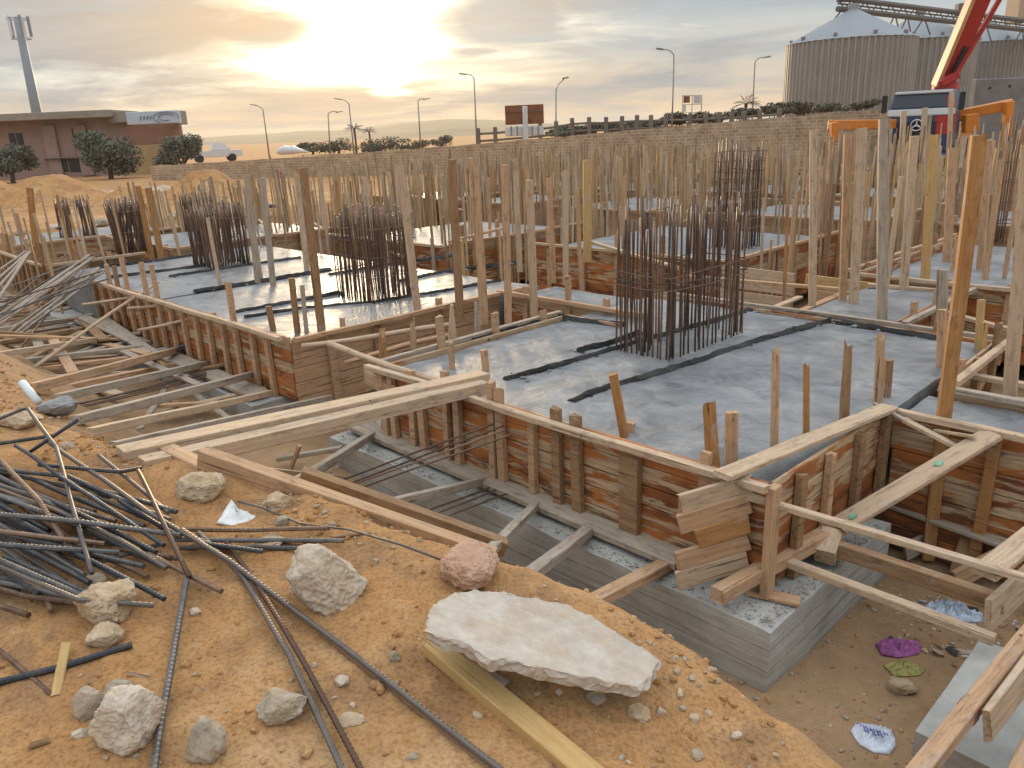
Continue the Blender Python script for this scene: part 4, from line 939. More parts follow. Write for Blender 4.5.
o = obj('broken_slab', bm, M['slab']); o.location = c; tag(o, 'broken flat plaster slab resting on the sand with a jagged front edge', 'slab fragment')
beam('timber_plank', 'long yellow plank sliding out of the frame at the bottom centre', 'plank', (434, 646, None, .05), (606, 790, None, .04), .085, .05, 'yellow', rag=.004)
beam('timber_batten', 'dark short batten propping the broken slab', 'batten', (442, 634, None, .07), (506, 688, None, .03), .04, .05, 'brown', rag=.012)
beam('wood_chip', 'splintered wood scrap standing against the black bar', 'wood scrap', (66, 644, None, .05), (56, 694, None, .015), .032, .012, 'yellow', rag=.012)
for i, (x, y, dx, dy) in enumerate(((30, 745, 20, -6), (128, 672, 22, 4), (272, 540, 50, 3), (330, 536, 40, -4), (205, 545, 30, 8))):
    beam('wood_chip', ['flat chip near the bottom left corner', 'sliver by the dull stone', 'long splinter beside the tie wire', 'thin splinter near the sand edge', 'bark piece beside the rods'][i], 'wood scrap', (x, y, None, .02), (x+dx, y+dy, None, .015), .02, .01, 'brown', rag=.01)
# loose gravel, too much to count
def scatter(name, label, n, region, mats, smin, smax, kind='stuff', flat=.7):
    bm = bmesh.new(); pb = bmesh.new(); bmesh.ops.create_icosphere(pb, subdivisions=1, radius=1); src = [v.co.copy() for v in pb.verts]; fs = [[v.index for v in f.verts] for f in pb.faces]; pb.free()
    k = 0
    while k < n:
        x, y = region()
        if x is None: continue
        s = smin*(smax/smin)**(random.random()**2.2); z = gz(x, y); rz = Matrix.Rotation(rnd(0, 6.3), 3, 'Z') @ Matrix.Rotation(rnd(-.6, .6), 3, 'X')
        sx, sy = rnd(.7, 1.4), rnd(.6, 1); vs = []
        for q in src:
            w = q*rnd(.72, 1.1); vs.append(bm.verts.new(rz @ Vector((w.x*s*sx, w.y*s*sy, w.z*s*flat))+Vector((x, y, z+s*.2))))
        mi = random.randrange(len(mats))
        for f in fs: bm.faces.new([vs[i] for i in f]).material_index = mi
        k += 1
    o = obj(name, bm, mats); return tag(o, label, 'gravel', kind=kind)
def reg_bank():
    u = rnd(-2.2, 7); vc = lerp_tab(VC, u); v = vc-rnd(-.25, 1)**1*2.6 if random.random() < .6 else vc+rnd(-.25, .6)
    p = U(u, v); c = proj((p.x, p.y, 1.2))
    if c is None or not (-20 < c[0] < 1040 and c[1] < 800): return None, None
    if noise.noise(p*1.5) < rnd(-.5, .35): return None, None
    return p.x, p.y
scatter('gravel', 'small stones and clods strewn over the orange sand bank', 2600, reg_bank, [M['lime'], M['greystone'], M['sand'], M['greystone']], .0025, .02)
scatter('clods', 'crumbly clods of orange earth loose on the sand bank', 1500, reg_bank, [M['sand']], .004, .028)
def reg_trench():
    u, v = random.choice([(rnd(-1, 4), rnd(-.75, -.33)), (rnd(-1.3, -.2), rnd(-.6, 1.5)), (rnd(5, 13), rnd(-1.2, -.4))])
    p = U(u, v); return p.x, p.y
scatter('rubble', 'grey crumbs and clods along the foot of the footing in the trench', 2200, reg_trench, [M['greystone'], M['sand'], M['greystone'], M['lime']], .003, .024)
bm_ = None
def crust():
    b2 = bmesh.new(); k = 0
    pb = bmesh.new(); bmesh.ops.create_icosphere(pb, subdivisions=1, radius=1); src = [v.co.copy() for v in pb.verts]; fs = [[v.index for v in f.verts] for f in pb.faces]; pb.free()
    while k < 2400:
        if random.random() < .6: u, v = rnd(-.18, 4.1), -.29+abs(random.gauss(0, .1))
        else: u, v = -.2+abs(random.gauss(0, .08)), rnd(-.28, 1.25)
        s = .0022*(5**(random.random()**2.2)); p = U(u, min(v, 1.28), .279+.12); vs = [b2.verts.new(p+Vector((q.x*s*rnd(.7, 1.3), q.y*s*rnd(.7, 1.3), q.z*s*.7+s*.3))) for q in src]; mi = random.randrange(3)
        for f in fs: b2.faces.new([vs[i] for i in f]).material_index = mi
        k += 1
    o = obj('mortar_crumbs', b2, [M['footing'], M['oldconc'], M['greystone']]); tag(o, 'mortar crumbs spilt on top of the front footing', 'crumbs', kind='stuff')
crust()
def lumps():
    b2 = bmesh.new(); pb = bmesh.new(); bmesh.ops.create_icosphere(pb, subdivisions=1, radius=1); src = [v.co.copy() for v in pb.verts]; fs = [[v.index for v in f.verts] for f in pb.faces]; pb.free()
    tot = [(b-a).length for a, b in RIDGE]
    for _ in range(2600):
        a, b = random.choices(RIDGE, tot)[0]; d = (b-a).normalized(); sd_ = d.cross(ZV); p = a.lerp(b, random.random())+sd_*random.gauss(0, .055)
        if noise.noise(p*2.5) < rnd(-.35, .25): continue
        s = .005*(5**(random.random()**1.8)); p.z = ZC-.006; mi = random.choice([0, 0, 1]); vs = [b2.verts.new(p+Vector((q.x*s*rnd(.8, 1.6), q.y*s*rnd(.8, 1.6), q.z*s*rnd(.5, .9)+s*.3))) for q in src]
        for f in fs: b2.faces.new([vs[i] for i in f]).material_index = mi
    o = obj('mortar_splashes', b2, [M['wet'], M['ridge']]); tag(o, 'lumps of fresh mortar spilt along the divider boards', 'mortar', kind='stuff')
lumps()
def reg_deb():
    p = U(rnd(-2.4, -.5), rnd(.6, 1.6)); return p.x, p.y
scatter('litter', 'dark paper and rubbish fragments in the corner of the right pit', 260, reg_deb, [plain('dark_rubbish', (.05, .045, .04), .9), plain('whitish_rubbish', (.5, .52, .55), .7), M['greystone'], M['brown']], .012, .06, flat=.25)

# ------------------------------------------------------------------ rubbish in the trench
def bag(name, label, pxs, z, h, mat, thick=.05):
    P = [W(x, y, z) for x, y in pxs]; c = sum(P, Vector())/len(P); bm = bmesh.new(); n = len(P)*9; ring0 = []
    for i in range(n):
        t = i/n*len(P); a, b = P[int(t) % len(P)], P[(int(t)+1) % len(P)]; ring0.append(a.lerp(b, t-int(t))-c)
    k = Vector((rnd(-9, 9), rnd(-9, 9), 0)); rings = []
    for s, hh in ((1, 0), (.97, .3), (.9, .55), (.8, .75), (.7, .85), (.58, .9), (.46, .95), (.34, 1.0), (.22, 1), (.1, .95)):
        rings.append([bm.verts.new(Vector((p.x*s, p.y*s, max(.004, hh*h*(.55+noise.noise(p*11*s+k)*.9+abs(noise.noise(p*34+k*2+Vector((s*9, 0, 0))))*1.5)+.004)))) for p in ring0])
    for a, b in zip(rings, rings[1:]):
        for i in range(n): bm.faces.new((a[i], a[(i+1) % n], b[(i+1) % n], b[i]))
    bm.faces.new(rings[-1]); bm.faces.new(rings[0][::-1]); bmesh.ops.recalc_face_normals(bm, faces=bm.faces)
    o = obj(name, bm, mat, smooth=True); o.location = Vector((c.x, c.y, gz(c.x, c.y)+.0)); return tag(o, label, 'bag'), rings, c
bw, rings, cb = bag('plastic_bag', 'white crumpled plastic bag with blue print on the trench floor', [(850, 728), (856, 720), (874, 722), (893, 727), (897, 742), (891, 752), (874, 750), (860, 742)], 0.03, .03, plain('white_plastic', (.68, .71, .78), .35, var=.12, bmp=.4))
bm = bmesh.new()   # the smudged blue lettering, unreadable in the photograph too
ex, ey = (W(893, 740, .05)-W(853, 727, .05)).normalized(), (W(872, 722, .05)-W(880, 750, .05)).normalized()
for row, n in ((-.012, 8), (-.035, 6)):
    for i in range(n):
        ctr = ex*(-.05+i*.0155)+ey*(row+.02)
        a, b = .005, rnd(.008, .013)
        tube(bm, [ctr-ey*b, ctr+ey*b], .0022, 5)
        if i % 2: tube(bm, [ctr-ey*b, ctr-ey*b+ex*.008], .002, 5)
        else: tube(bm, [ctr, ctr+ex*.007, ctr+ex*.007-ey*b], .002, 5)
for ang in range(1): tube(bm, [ex*-.085+ey*.01, ex*-.07+ey*.025, ex*-.06+ey*.008], .0025, 5)
o = obj('printed_lettering', bm, plain('blue_print', (.03, .05, .32), .5), bw); o.location = (0, 0, .05)
bag('plastic_bag', 'magenta plastic bag lying among rubbish under the lower batten', [(876, 640), (885, 635), (905, 637), (924, 638), (920, 650), (900, 653), (882, 650)], .03, .035, plain('magenta_plastic', (.36, .10, .29), .55, var=.5, scale=30, bmp=.8))
bag('plastic_bag', 'olive yellow plastic bag just below the magenta one', [(884, 660), (895, 656), (915, 660), (926, 666), (920, 671), (895, 672)], .03, .025, plain('olive_plastic', (.40, .36, .11), .6, var=.5, scale=30, bmp=.8))
bag('foam_sheet', 'bluish white speckled sheet heaped in the right pit corner', [(922, 602), (935, 597), (958, 602), (984, 608), (986, 616), (960, 618), (935, 612)], .04, .06, plain('bluish_sheet', (.45, .52, .60), .5, var=.6, scale=20, bmp=.6))
bag('paper_sheet', 'white torn sheet lying on the sand by the buff boulder', [(214, 510), (229, 487), (238, 498), (254, 503), (246, 510), (232, 512)], 1.34, .02, plain('white_paper', (.72, .70, .66), .7, bmp=.3))
bag('paper_sheet', 'grey folded sheet in the trench beside the second strut', [(528, 592), (540, 582), (556, 578), (548, 586), (540, 592)], .03, .03, plain('grey_paper', (.42, .40, .42), .7, bmp=.3))
#PART3
# ------------------------------------------------------------------ background
def wall_mat():
    m, n, l, b = new_mat('limestone_block')
    tc = n.new('ShaderNodeTexCoord'); sp = n.new('ShaderNodeSeparateXYZ'); l.new(tc.outputs['Object'], sp.inputs[0])
    cb = n.new('ShaderNodeCombineXYZ'); l.new(sp.outputs[0], cb.inputs[0]); l.new(sp.outputs[2], cb.inputs[1])
    br = n.new('ShaderNodeTexBrick'); l.new(cb.outputs[0], br.inputs['Vector']); br.inputs['Scale'].default_value = 1; br.inputs['Brick Width'].default_value = .30; br.inputs['Row Height'].default_value = .145
    br.inputs['Mortar Size'].default_value = .02; br.inputs['Color1'].default_value = (.42, .28, .17, 1); br.inputs['Color2'].default_value = (.56, .40, .25, 1); br.inputs['Mortar'].default_value = (.60, .50, .38, 1); br.inputs['Mortar Smooth'].default_value = .3
    a = tex(n, l, tc.outputs['Object'], 1.5, 7, .7); rr = ramp(n, [(.3, (.55, .5, .45)), (.65, (1, 1, 1))]); l.new(a, rr.inputs[0])
    l.new(mixc(n, l, 1, br.outputs['Color'], rr.outputs[0], 'MULTIPLY'), b.inputs['Base Color']); b.inputs['Roughness'].default_value = 1
    bump(n, l, br.outputs['Fac'], b, -.5, .02); return m
WM = wall_mat()
pr, pl_ = Wd(893, 109, 35.5), Wd(150, 166, 50)
L = (Vector((pr.x, pr.y, 0))-Vector((pl_.x, pl_.y, 0))).length
mw = frame(Vector((pl_.x, pl_.y, 0)), Vector((pr.x-pl_.x, pr.y-pl_.y, 0)))
tops = [(150, 166), (300, 157), (400, 150), (512, 141), (600, 133), (700, 124), (840, 112), (893, 109)]
bm = bmesh.new(); prof = []
inv = mw.inverted()
for x, y in tops:   # where the sight line meets the wall plane
    d = ray(x, y); nrm = mw.to_3x3().col[1]; o0 = mw.translation; t = (o0-EYEP).dot(nrm)/d.dot(nrm); q = inv @ (EYEP+d*t); prof.append((q.x, q.z))
n = 80; up_, lo_ = [], []
def topz(x): return lerp_tab(prof, x)
xs = [prof[0][0]+(prof[-1][0]-prof[0][0])*i/n for i in range(n+1)]
v4 = []
for x in xs:
    z = topz(x)+noise.noise(Vector((x*.9, 0, 0)))*.05; v4.append([bm.verts.new((x, yy, zz)) for yy, zz in ((0, .2), (0, z), (.25, z), (.25, .2))])
for a, b in zip(v4, v4[1:]):
    for j in range(3): bm.faces.new((a[j], b[j], b[j+1], a[j+1]))
bm.faces.new(v4[0]); bm.faces.new(v4[-1][::-1]); bmesh.ops.recalc_face_normals(bm, faces=bm.faces)
o = obj('block_wall', bm, WM); o.matrix_world = mw; tag(o, 'long tan block wall closing the far side of the building site', 'wall')
# road fence behind the wall
conc_far = plain('far_concrete', (.17, .145, .12), .95, var=.2, scale=1)
fp = [(478, 131, 126), (495, 130, 125), (540, 128, 121), (556, 127, 119), (572, 126, 116), (589, 125, 115), (606, 124, 115), (622, 124, 114), (637, 123, 113), (651, 122, 113), (666, 121, 112), (690, 120, 112), (706, 118, 111), (719, 117, 110), (732, 116, 110), (744, 115, 109), (760, 114, 108), (780, 112, 106)]
root = empty('road_fence', T(Wd(540, 128, 46)*1), 'row of short concrete fence posts with rails above the block wall', 'fence'); ro = root.matrix_world.translation.copy()
for x, y, t in fp:
    a = Wd(x, t+2, 46); bm = bmesh.new(); box(bm, -.11, .11, -.1, .1, 1.2-a.z, 0); bmesh.ops.bevel(bm, geom=bm.edges[:], offset=.02, affect='EDGES')
    p = obj('fence_post', bm, conc_far, root); p.location = a-ro
for dz, th in ((-.42, .07), (-.8, .07)):
    bm = bmesh.new(); tube(bm, [Wd(x, t, 46.0)-ro+Vector((0, .05, dz)) for x, y, t in fp], th, 6); obj('fence_rail', bm, conc_far, root)
# street lamps
lampm = plain('galvanised_steel', (.22, .21, .20), .5, .3, var=.15)
def lamp(label, base, top, head, Y):
    b, t, h = Wd(*base, Y), Wd(*top, Y), Wd(*head, Y); b.z = .8; root = empty('street_lamp', T(b), label, 'street lamp', 'street lamps along the road'); r = .00065*Y+.012
    bm = bmesh.new(); tube(bm, [Vector(), (t-b)*.5, t-b], r, 8, radii=[r*1.3, r, r*.8]); obj('pole', bm, lampm, root, True)
    m = t.lerp(h, .45)+Vector((0, 0, abs(h.x-t.x)*.16)); bm = bmesh.new(); tube(bm, [t-b, t.lerp(m, .5)-b+Vector((0, 0, .05)), m-b, h-b], r*.6, 6); obj('arm', bm, lampm, root, True)
    bm = bmesh.new(); s = 1 if h.x > t.x else -1; k = .0075*Y
    prism(bm, [(-k*.5, -.06), (k*.5, -.1), (k*.62, 0), (k*.5, .1), (-k*.5, .06)], -.04, .035); bm.transform(T(h-b) @ Matrix.Rotation(0 if s > 0 else math.pi, 4, 'Z') @ Matrix.Rotation(-.15, 4, 'Y')); obj('lamp_head', bm, lampm, root)
for a in [('tallest street lamp, right of centre, its arm pointing left', (672, 112), (674, 55), (660, 49), 42), ('street lamp with its arm to the right beside the palm', (753, 100), (755, 62), (767, 57), 50),
          ('hook-shaped street lamp just right of the billboard', (555, 128), (556, 90), (565, 78), 50), ('street lamp with its arm to the left before the low hill', (476, 132), (474, 78), (463, 74), 52),
          ('small street lamp on the crest of the low hill', (419, 126), (418, 101), (426, 99), 85), ('street lamp with a drooping left arm by the distant palms', (352, 132), (349, 104), (338, 99), 70),
          ('short street lamp left of the distant palms, arm to the right', (328, 134), (328, 114), (339, 112), 90), ('farthest left street lamp before the bright sky', (267, 138), (263, 110), (254, 105), 75)]: lamp(*a)
# billboard seen from behind
Y = 44; root = empty('billboard', T(Wd(524, 140, Y)), 'rust brown billboard back with a pale lower strip on one post', 'billboard'); ro = root.matrix_world.translation.copy()
def rectpart(name, root, ro, x0, y0, x1, y1, Y, dy, mat):
    a, b = Wd(x0, y1, Y)-ro, Wd(x1, y0, Y)-ro; bm = bmesh.new(); box(bm, a.x, b.x, a.y, a.y+dy, a.z, b.z); bmesh.ops.bevel(bm, geom=bm.edges[:], offset=min(.03, abs(dy)*.2), affect='EDGES'); return obj(name, bm, mat, root)
rustp = plain('rusted_sheet', (.22, .085, .035), .8, var=.3, scale=2); whitep = plain('white_sheet', (.60, .58, .56), .6, var=.12, scale=2); steelg = plain('grey_steelwork', (.20, .18, .17), .7, var=.2)
rectpart('panel', root, ro, 505.5, 104, 543.5, 125, Y, .12, rustp); rectpart('lower_strip', root, ro, 505.5, 125.6, 543.5, 136.5, Y, .12, whitep)
rectpart('post', root, ro, 524, 106, 527.5, 160, Y-.2, .16, whitep); rectpart('cross_bar', root, ro, 505.5, 111, 543.5, 112.2, Y-.05, .05, steelg)
for x in (511, 517, 532, 538): rectpart('rib', root, ro, x, 126, x+.7, 136, Y-.04, .03, steelg)
# hoarding frame
Y = 50; root = empty('hoarding_frame', T(Wd(691, 118, Y)), 'half stripped hoarding frame with torn panels behind the road fence', 'hoarding'); ro = root.matrix_world.translation.copy()
for x in (682, 691.5, 701): rectpart('post', root, ro, x, 95, x+1.2, 122, Y, .12, steelg)
for y in (95, 104, 112): rectpart('cross_bar', root, ro, 682, y, 702, y+.9, Y-.13, .08, steelg)
rectpart('torn_panel', root, ro, 683.5, 96, 690, 103, Y-.2, .05, rustp); rectpart('torn_panel', root, ro, 693.5, 95, 701, 103.5, Y-.2, .05, whitep); rectpart('torn_panel', root, ro, 683, 105, 686, 112, Y-.2, .05, whitep)
# silos
def corr(name, col, pitch, var=.12):
    m, n, l, b = new_mat(name); tc = n.new('ShaderNodeTexCoord'); a = tex(n, l, tc.outputs['Object'], .5, 7, .65); f = tex(n, l, ocoord(n, l, (2, 2, .12), False), 1.2, 5, .7)
    c = ramp(n, [(.3, tuple(x*(1-var*2) for x in col)), (.7, tuple(x*(1+var) for x in col))]); l.new(mth(n, l, 'ADD', mth(n, l, 'MULTIPLY', a, .4), mth(n, l, 'MULTIPLY', f, .6)), c.inputs[0]); l.new(c.outputs[0], b.inputs['Base Color'])
    b.inputs['Roughness'].default_value = .6; b.inputs['Metallic'].default_value = .35; return m
silw = corr('silo_steel', (.31, .29, .265), 1); silr = corr('silo_roof_steel', (.28, .30, .32), 1, .06)
def silo(label, cx, hw, Y, eave, apex, base=1):
    c = Wd(cx, 110, Y); r = hw*Y/F*.885; ze = Wd(cx, eave, Y-r).z; za = Wd(cx, apex, Y).z; root = empty('grain_silo', T((c.x, Y, 0)), label, 'silo', 'corrugated grain silos')
    bm = bmesh.new(); nseg = 264; low, hi = [], []
    for i in range(nseg):
        a = 2*math.pi*i/nseg; rr = r*(1+.015*(1 if (i % 4) in (0, 1) else -1)); low.append(bm.verts.new((math.cos(a)*rr, math.sin(a)*rr, base))); hi.append(bm.verts.new((math.cos(a)*rr, math.sin(a)*rr, ze)))
    for i in range(nseg): bm.faces.new((low[i], low[(i+1) % nseg], hi[(i+1) % nseg], hi[i]))
    obj('wall', bm, silw, root)
    bm = bmesh.new(); nr = 48; R1 = r*1.02; rt_ = r*.07; a1, a2 = [], []
    for i in range(nr*2):
        a = math.pi*i/nr; k = .05 if i % 2 == 0 else -.02; a1.append(bm.verts.new((math.cos(a)*R1, math.sin(a)*R1, ze-.05+k))); a2.append(bm.verts.new((math.cos(a)*rt_, math.sin(a)*rt_, za-.3)))
    for i in range(nr*2): bm.faces.new((a1[i], a1[(i+1) % (nr*2)], a2[(i+1) % (nr*2)], a2[i]))
    rf = obj('roof', bm, silr, root)
    bm = bmesh.new(); tube(bm, [(0, 0, za-.4), (0, 0, za+.3)], rt_*1.2, 16); obj('cap', bm, silr, rf)
    for i in range(10):
        a = math.pi*2*i/10+.3; bm = bmesh.new(); box(bm, -.16, .16, -.16, .16, 0, .32); v = obj('vent', bm, steelg, rf); v.location = (math.cos(a)*r*.93, math.sin(a)*r*.93, ze+(za-ze)*.07); v.rotation_euler.z = a
    for k in range(0):
        bm = bmesh.new(); z = base+(ze-base)*k/3; nn = 64
        tube(bm, [(math.cos(2*math.pi*i/nn)*(r*1.012), math.sin(2*math.pi*i/nn)*(r*1.012), z) for i in range(nn+1)], .05, 4); obj('hoop', bm, silw, root)
silo('nearest and largest grain silo with a conical roof at upper right', 845, 63.5, 95, 36.5, 7)
silo('second grain silo overlapped by the nearest one', 909, 57, 112, 38, 13)
silo('third grain silo seen past the red boom', 976, 43, 124, 41, 20)
silo('fourth grain silo cut off by the right edge', 1016, 44, 150, 41, 22)
# conveyor gallery
root = empty('conveyor_bridge', T(Wd(842, 4, 97)), 'steel conveyor gallery running across the silo tops', 'conveyor'); ro = root.matrix_world.translation.copy()
p0, p1 = Wd(838, 3, 96), Wd(1060, 29, 118)
dkm = plain('dark_steelwork', (.13, .12, .12), .7, .3)
for dz, w, nm in ((0, .32, 'gallery_beam'), (1.1, .3, 'gallery_beam'), (.55, .1, 'cable_tray')):
    bm = bmesh.new(); tube(bm, [p0-ro+Vector((0, 0, dz-.6)), p1-ro+Vector((0, 0, dz-.6))], w, 6); obj(nm, bm, dkm, root)
bm = bmesh.new()
for i in range(40):
    a = p0.lerp(p1, i/40)-ro; b = p0.lerp(p1, (i+1)/40)-ro; s = (-.6, .5) if i % 2 else (.5, -.6); tube(bm, [a+Vector((0, 0, s[0])), b+Vector((0, 0, s[1]))], .09, 4)
obj('lattice', bm, dkm, root)
for f, dz in ((.02, -.9), (.22, -2.2), (.27, -2.6), (.34, -1.4), (.5, -2.6), (.55, -2.6), (.62, -1.5), (.8, -2.6)):
    a = p0.lerp(p1, f)-ro
    for s in (-1, 1):
        bm = bmesh.new(); tube(bm, [a+Vector((0, 0, -.5)), a+Vector((s*1.1, .3, dz-1))], .09, 5); obj('support_leg', bm, dkm, root)
for f in (.02, .5):
    a = p0.lerp(p1, f)-ro; bm = bmesh.new(); box(bm, a.x-.7, a.x+1.2, a.y-.6, a.y+.6, a.z+.2, a.z+1.6); bmesh.ops.bevel(bm, geom=bm.edges[:], offset=.15, affect='EDGES'); obj('drive_housing', bm, dkm, root)
a, b = Wd(1017, 22, 116), Wd(1040, -40, 116); bm = bmesh.new(); box(bm, a.x, b.x, a.y, a.y+3, a.z, b.z)
o = obj('elevator_tower', bm, plain('tan_cladding', (.46, .33, .22), .8, var=.1, scale=1)); tag(o, 'tan elevator tower rising at the top right corner', 'tower')
# concrete walls on the right
bm = bmesh.new(); a, b = Wd(977, 79, 42), Wd(1100, 62, 42); prism(bm, [(a.x, 42), (b.x, 42), (b.x, 42.5), (a.x, 42.5)], 0, a.z)
bmesh.ops.bevel(bm, geom=bm.edges[:], offset=.05, affect='EDGES'); o = obj('concrete_wall', bm, concrete_mat('dark_grey_concrete', (.17, .165, .16), (.27, .262, .252), .85, .97)); tag(o, 'plain grey concrete wall behind the truck outrigger at right', 'wall')  # one even, darker grey concrete tone for this wall
root = o
for x, y in ((990, 88), (1010, 86)):
    a = Wd(x, y, 41.97); bm = bmesh.new(); tube(bm, [a, a+Vector((0, .1, 0))], .07, 10); obj('drain_hole', bm, plain('dark_hole', (.03, .03, .03), 1), root)
# boom pump truck
red = plain('red_paint', (.40, .022, .02), .35, .0, var=.15, scale=3); orange = plain('orange_paint', (.62, .20, .02), .4, var=.15, scale=3); cream = plain('sunlit_boom_orange', (.62, .33, .18), .45, var=.15, scale=3); navy = plain('dark_blue_paint', (.035, .055, .14), .35, var=.2); black = plain('black_rubber', (.02, .02, .022), .7)
wht = plain('white_paint', (.66, .67, .68), .35, var=.06); glass, gn, gl, gb = new_mat('windscreen_glass'); gb.inputs['Base Color'].default_value = (.02, .03, .04, 1); gb.inputs['Roughness'].default_value = .06; chrome = plain('chrome', (.55, .55, .55), .25, .9)
TY = 31.6; a = Wd(888.5, 112, TY); b = Wd(953, 112, TY); tx = (a.x+b.x)/2; tw = (b.x-a.x)*.93; tz = .84
root = empty('pump_truck', T((tx, TY, tz)) @ Matrix.Rotation(R(-34), 4, 'Z'), 'dark blue and red concrete pump truck with a raised red boom', 'truck'); hwid = tw/2
def hexa(bm, bot, top):   # two rectangles (x0,x1,y0,y1,z)
    vs = []
    for x0, x1, y0, y1, z in (bot, top): vs.append([bm.verts.new(q) for q in ((x0, y0, z), (x1, y0, z), (x1, y1, z), (x0, y1, z))])
    l, h = vs; bm.faces.new(l[::-1]); bm.faces.new(h)
    for i in range(4): bm.faces.new((l[i], l[(i+1) % 4], h[(i+1) % 4], h[i]))
def tp(name, fn, mat, par=None, bev=.03):
    bm = bmesh.new(); fn(bm); bmesh.ops.recalc_face_normals(bm, faces=bm.faces)
    if bev: bmesh.ops.bevel(bm, geom=bm.edges[:], offset=bev, affect='EDGES', segments=2)
    return obj(name, bm, mat, par or root)
tz3 = Wd(920, 90, TY).z-tz
W0 = hwid
cabp = tp('cab', lambda bm: (hexa(bm, (-W0, W0, 0, 2.1, .75), (-W0, W0, -.02, 2.1, 2.20)),), navy)
tp('cab_roof', lambda bm: hexa(bm, (-W0+.02, W0-.02, .0, 2.08, 2.21), (-W0+.16, W0-.16, .30, 2.0, tz3)), navy, cabp)
tp('windscreen', lambda bm: hexa(bm, (-W0+.12, W0-.30, .02, .09, 2.36), (-W0+.22, W0-.36, .20, .30, tz3-.17)), glass, cabp, .01)
tp('roof_visor', lambda bm: box(bm, -W0+.15, W0-.15, .12, .4, tz3-.13, tz3-.02), wht, cabp)
tp('white_band', lambda bm: box(bm, -W0-.01, W0+.01, -.07, .2, 2.06, 2.31), wht, cabp)
tp('side_panel', lambda bm: box(bm, W0-.62, W0+.012, -.05, .5, 1.35, 2.05), red, cabp)
tp('side_window_frame', lambda bm: hexa(bm, (W0-.28, W0+.01, -.04, .4, 2.33), (W0-.34, W0-.14, .18, .6, tz3-.2)), red, cabp)
tp('grille', lambda bm: [box(bm, -.75, .6, -.07, .0, 1.05+.17*i, 1.16+.17*i) for i in range(5)], black, cabp, .01)
def star(bm):
    n = 40; tube(bm, [(math.cos(2*math.pi*i/n)*.2, 0, math.sin(2*math.pi*i/n)*.2) for i in range(n+1)], .022, 6)
    for k in range(3):
        an = math.pi/2+k*2*math.pi/3; tube(bm, [(0, -.01, 0), (math.cos(an)*.2, 0, math.sin(an)*.2)], .03, 6, radii=[.045, .012])
e = tp('emblem', star, chrome, cabp, 0); e.location = (-.08, -.12, 1.72)
tp('bumper', lambda bm: box(bm, -W0, W0, -.15, .3, .35, .72), navy)
for s in (-1, 1):
    tp('headlight', lambda bm: box(bm, s*.95-.2, s*.95+.2, -.18, -.1, .48, .64), chrome, None, .02)
    tp('mirror', lambda bm: (box(bm, s*(W0+.18)-.1, s*(W0+.18)+.1, .1, .2, 2.2, 2.85)), black)
    for yy in (1.0, 3.0, 6.2, 7.6):
        tp('wheel', lambda bm: tube(bm, [(s*(W0-.38), yy, .52), (s*(W0-.33), yy, .52), (s*(W0-.05), yy, .52), (s*W0, yy, .52)], .52, 24, radii=[.46, .52, .52, .46]), black, None, 0)
tp('chassis', lambda bm: box(bm, -.5, .5, .3, 9, .55, .95), black)
tp('deck', lambda bm: box(bm, -W0, W0, 2.5, 8.8, 1.0, 1.9), orange)
tp('turret', lambda bm: tube(bm, [(.35, 3.6, 1.8), (.35, 3.6, 3.3)], .5, 16), red, None, 0)
mw_ = Matrix.Translation((tx, TY, tz)) @ Matrix.Rotation(R(-34), 4, 'Z'); inv = mw_.inverted()
def seg(name, q0, q1, w, t, mat, par=None, taper=1, off=(0, 0, 0)):
    bm = bmesh.new(); d = q1-q0; L = d.length; hexa(bm, (-w/2, w/2, -t/2, t/2, 0), (-w/2*taper, w/2*taper, -t/2*taper, t/2*taper, L)); bmesh.ops.recalc_face_normals(bm, faces=bm.faces); bmesh.ops.bevel(bm, geom=bm.edges[:], offset=.03, affect='EDGES')
    z = d.normalized(); x = Vector((0, 1, 0)).cross(z).normalized(); y = z.cross(x); m = Matrix(((x.x, y.x, z.x, q0.x), (x.y, y.y, z.y, q0.y), (x.z, y.z, z.z, q0.z), (0, 0, 0, 1)))
    o = obj(name, bm, mat, par or root); o.matrix_local = inv @ m; return o
bo = seg('boom_section_or_sunlit_strip', Wd(941, 88, 34.8), Wd(995, -40, 33.0), .62, .72, red)
seg('boom_section_or_sunlit_strip', Wd(935.5, 86, 34.3), Wd(988.5, -42, 32.5), .15, .42, cream)  # added strip; its pale orange colour imitates the sunlit left boom side
seg('boom_section_or_sunlit_strip', Wd(953, 79, 34.0), Wd(1013, -24, 33.5), .17, .2, red)
seg('boom_link', Wd(940, 84, 34), Wd(958, 74, 34), .3, .35, red)
seg('boom_cylinder', Wd(946, 90, 34.2), Wd(966, 46, 33.8), .16, .16, black)
for q0, q1, w in (((953, 116), (1013, 104), .42),): seg('outrigger_arm', Wd(*q0, 33.2), Wd(*q1, 32.2), .38, w, orange)
seg('outrigger_leg', Wd(1009, 101, 32.0), Wd(1006, 137, 32.0), .3, .3, orange)
seg('outrigger_arm', Wd(892, 124, 31.8), Wd(832, 125, 28.8), .34, .34, orange)
seg('outrigger_leg', Wd(834, 122, 28.6), Wd(835, 142, 28.6), .26, .26, orange)
seg('outrigger_box', Wd(962, 124, 32.8), Wd(976, 122, 32.8), .7, .5, orange)
